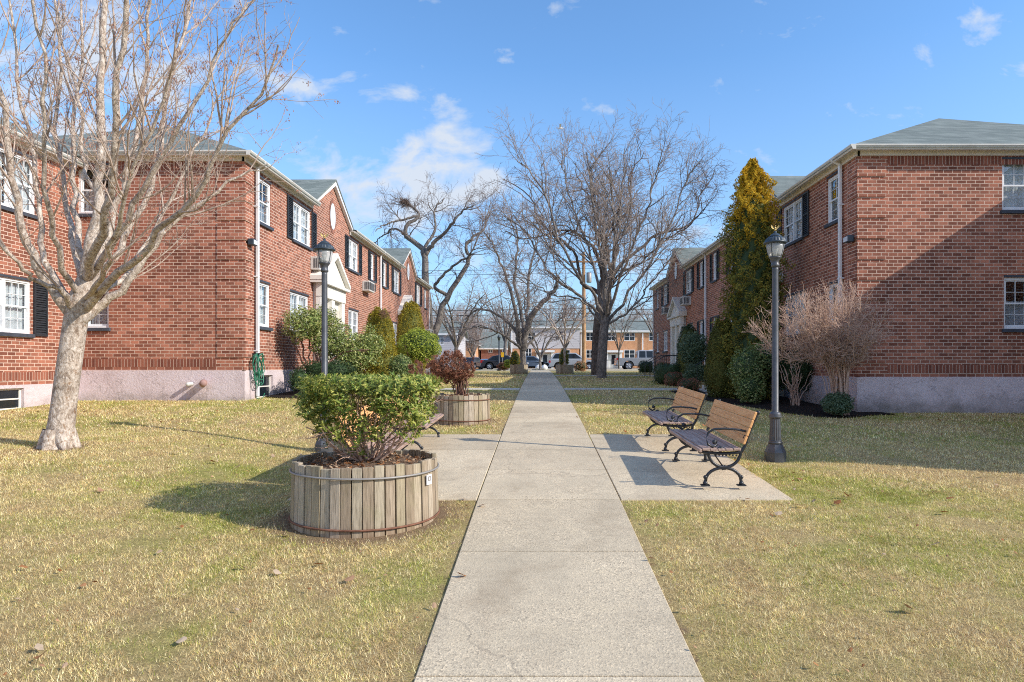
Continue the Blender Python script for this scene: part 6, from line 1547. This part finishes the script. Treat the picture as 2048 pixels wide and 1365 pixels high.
cb=WN('ShaderNodeCombineXYZ'); t.links.new(u,cb.inputs[0]); t.links.new(wm('MULTIPLY',v,1.5),cb.inputs[1]); t.links.new(cb.outputs[0],nz.inputs['Vector'])
tot=None
for (px,py,rx,ry,am) in ((590,182,52,28,.9),(815,192,75,16,.5),(872,305,66,66,1.3),(945,362,66,50,1.1),(670,355,120,50,.8),(130,150,300,170,.85),(1970,70,45,30,.85),(1415,455,60,30,.8),(1250,232,90,25,.2),(745,440,120,55,.8),(1080,560,500,50,.5),(1920,20,60,25,.35),(60,330,160,80,.6)):
    cu,cv=(px-CX)/F,(CY-py)/F
    a=wm('DIVIDE',wm('SUBTRACT',u,cu),rx/F); b=wm('DIVIDE',wm('SUBTRACT',v,cv),ry/F); q=wm('ADD',wm('MULTIPLY',a,a),wm('MULTIPLY',b,b))
    e=wm('MULTIPLY',wm('EXPONENT',wm('MULTIPLY',q,-.7)),am); tot=e if tot is None else wm('ADD',tot,e)
tot=wm('MINIMUM',tot,1.1)
cl=wm('MULTIPLY',wm('SUBTRACT',wm('ADD',wm('MULTIPLY',tot,.80),wm('MULTIPLY',nz.outputs['Fac'],2.9)),1.80),1.9,True)
cl=wm('MULTIPLY',cl,wm('GREATER_THAN',sp.outputs[1],.06))
mx=WN('ShaderNodeMix',data_type='RGBA'); t.links.new(wm('MULTIPLY',cl,.9),mx.inputs[0])
gm=WN('ShaderNodeMix',data_type='RGBA',blend_type='MULTIPLY'); gm.inputs[0].default_value=1; t.links.new(sky.outputs[0],gm.inputs[6]); gm.inputs[7].default_value=(1.12,1.52,1.80,1)
hz=wm('MULTIPLY',wm('SUBTRACT',.42,sp.outputs[2]),1.5,True); mh=WN('ShaderNodeMix',data_type='RGBA'); t.links.new(hz,mh.inputs[0]); t.links.new(gm.outputs[2],mh.inputs[6]); mh.inputs[7].default_value=(2.9,3.95,5.6,1)
t.links.new(mh.outputs[2],mx.inputs[6]); mx.inputs[7].default_value=(5.0,5.4,6.0,1)
# added fill: unseen bright cloud placed behind the camera to raise the ambient light
nb=WN('ShaderNodeTexNoise'); nb.inputs['Scale'].default_value=3.0; nb.inputs['Detail'].default_value=6; t.links.new(tc,nb.inputs['Vector'])
rear_fill=wm('MULTIPLY',wm('MULTIPLY',wm('SUBTRACT',.12,sp.outputs[1]),3.0,True),wm('MULTIPLY',wm('SUBTRACT',nb.outputs['Fac'],.30),3.0,True))
m2=WN('ShaderNodeMix',data_type='RGBA'); t.links.new(rear_fill,m2.inputs[0]); t.links.new(mx.outputs[2],m2.inputs[6]); m2.inputs[7].default_value=(3.6,4.4,6.5,1); t.links.new(m2.outputs[2],bg.inputs[0])
sl=bpy.data.lights.new('Sun','SUN'); sl.energy=5.0; sl.angle=R(.5); sl.color=(1,.93,.83); so=bpy.data.objects.new('Sun',sl); C.objects.link(so)
dirv=Vector((sd.x*math.cos(SUN_EL),sd.y*math.cos(SUN_EL),math.sin(SUN_EL))); so.rotation_euler=dirv.to_track_quat('Z','Y').to_euler(); so.location=(20,-8,20)
cam=bpy.data.cameras.new('Camera'); co=bpy.data.objects.new('Camera',cam); C.objects.link(co); co.location=(0,0,EYE); co.rotation_euler=(R(90),0,0)
cam.lens=F/2048*36; cam.sensor_width=36; cam.shift_x=-(CX-1024)/2048; cam.shift_y=(CY-682.5)/2048; cam.clip_end=3000; cam.clip_start=.05
sc=bpy.context.scene; sc.camera=co
sc.view_settings.view_transform='Standard'; sc.view_settings.look='None'; sc.view_settings.exposure=0
sc.cycles.filter_width=1.05; sc.cycles.use_denoising=False; sc.cycles.max_bounces=5; sc.cycles.transparent_max_bounces=12
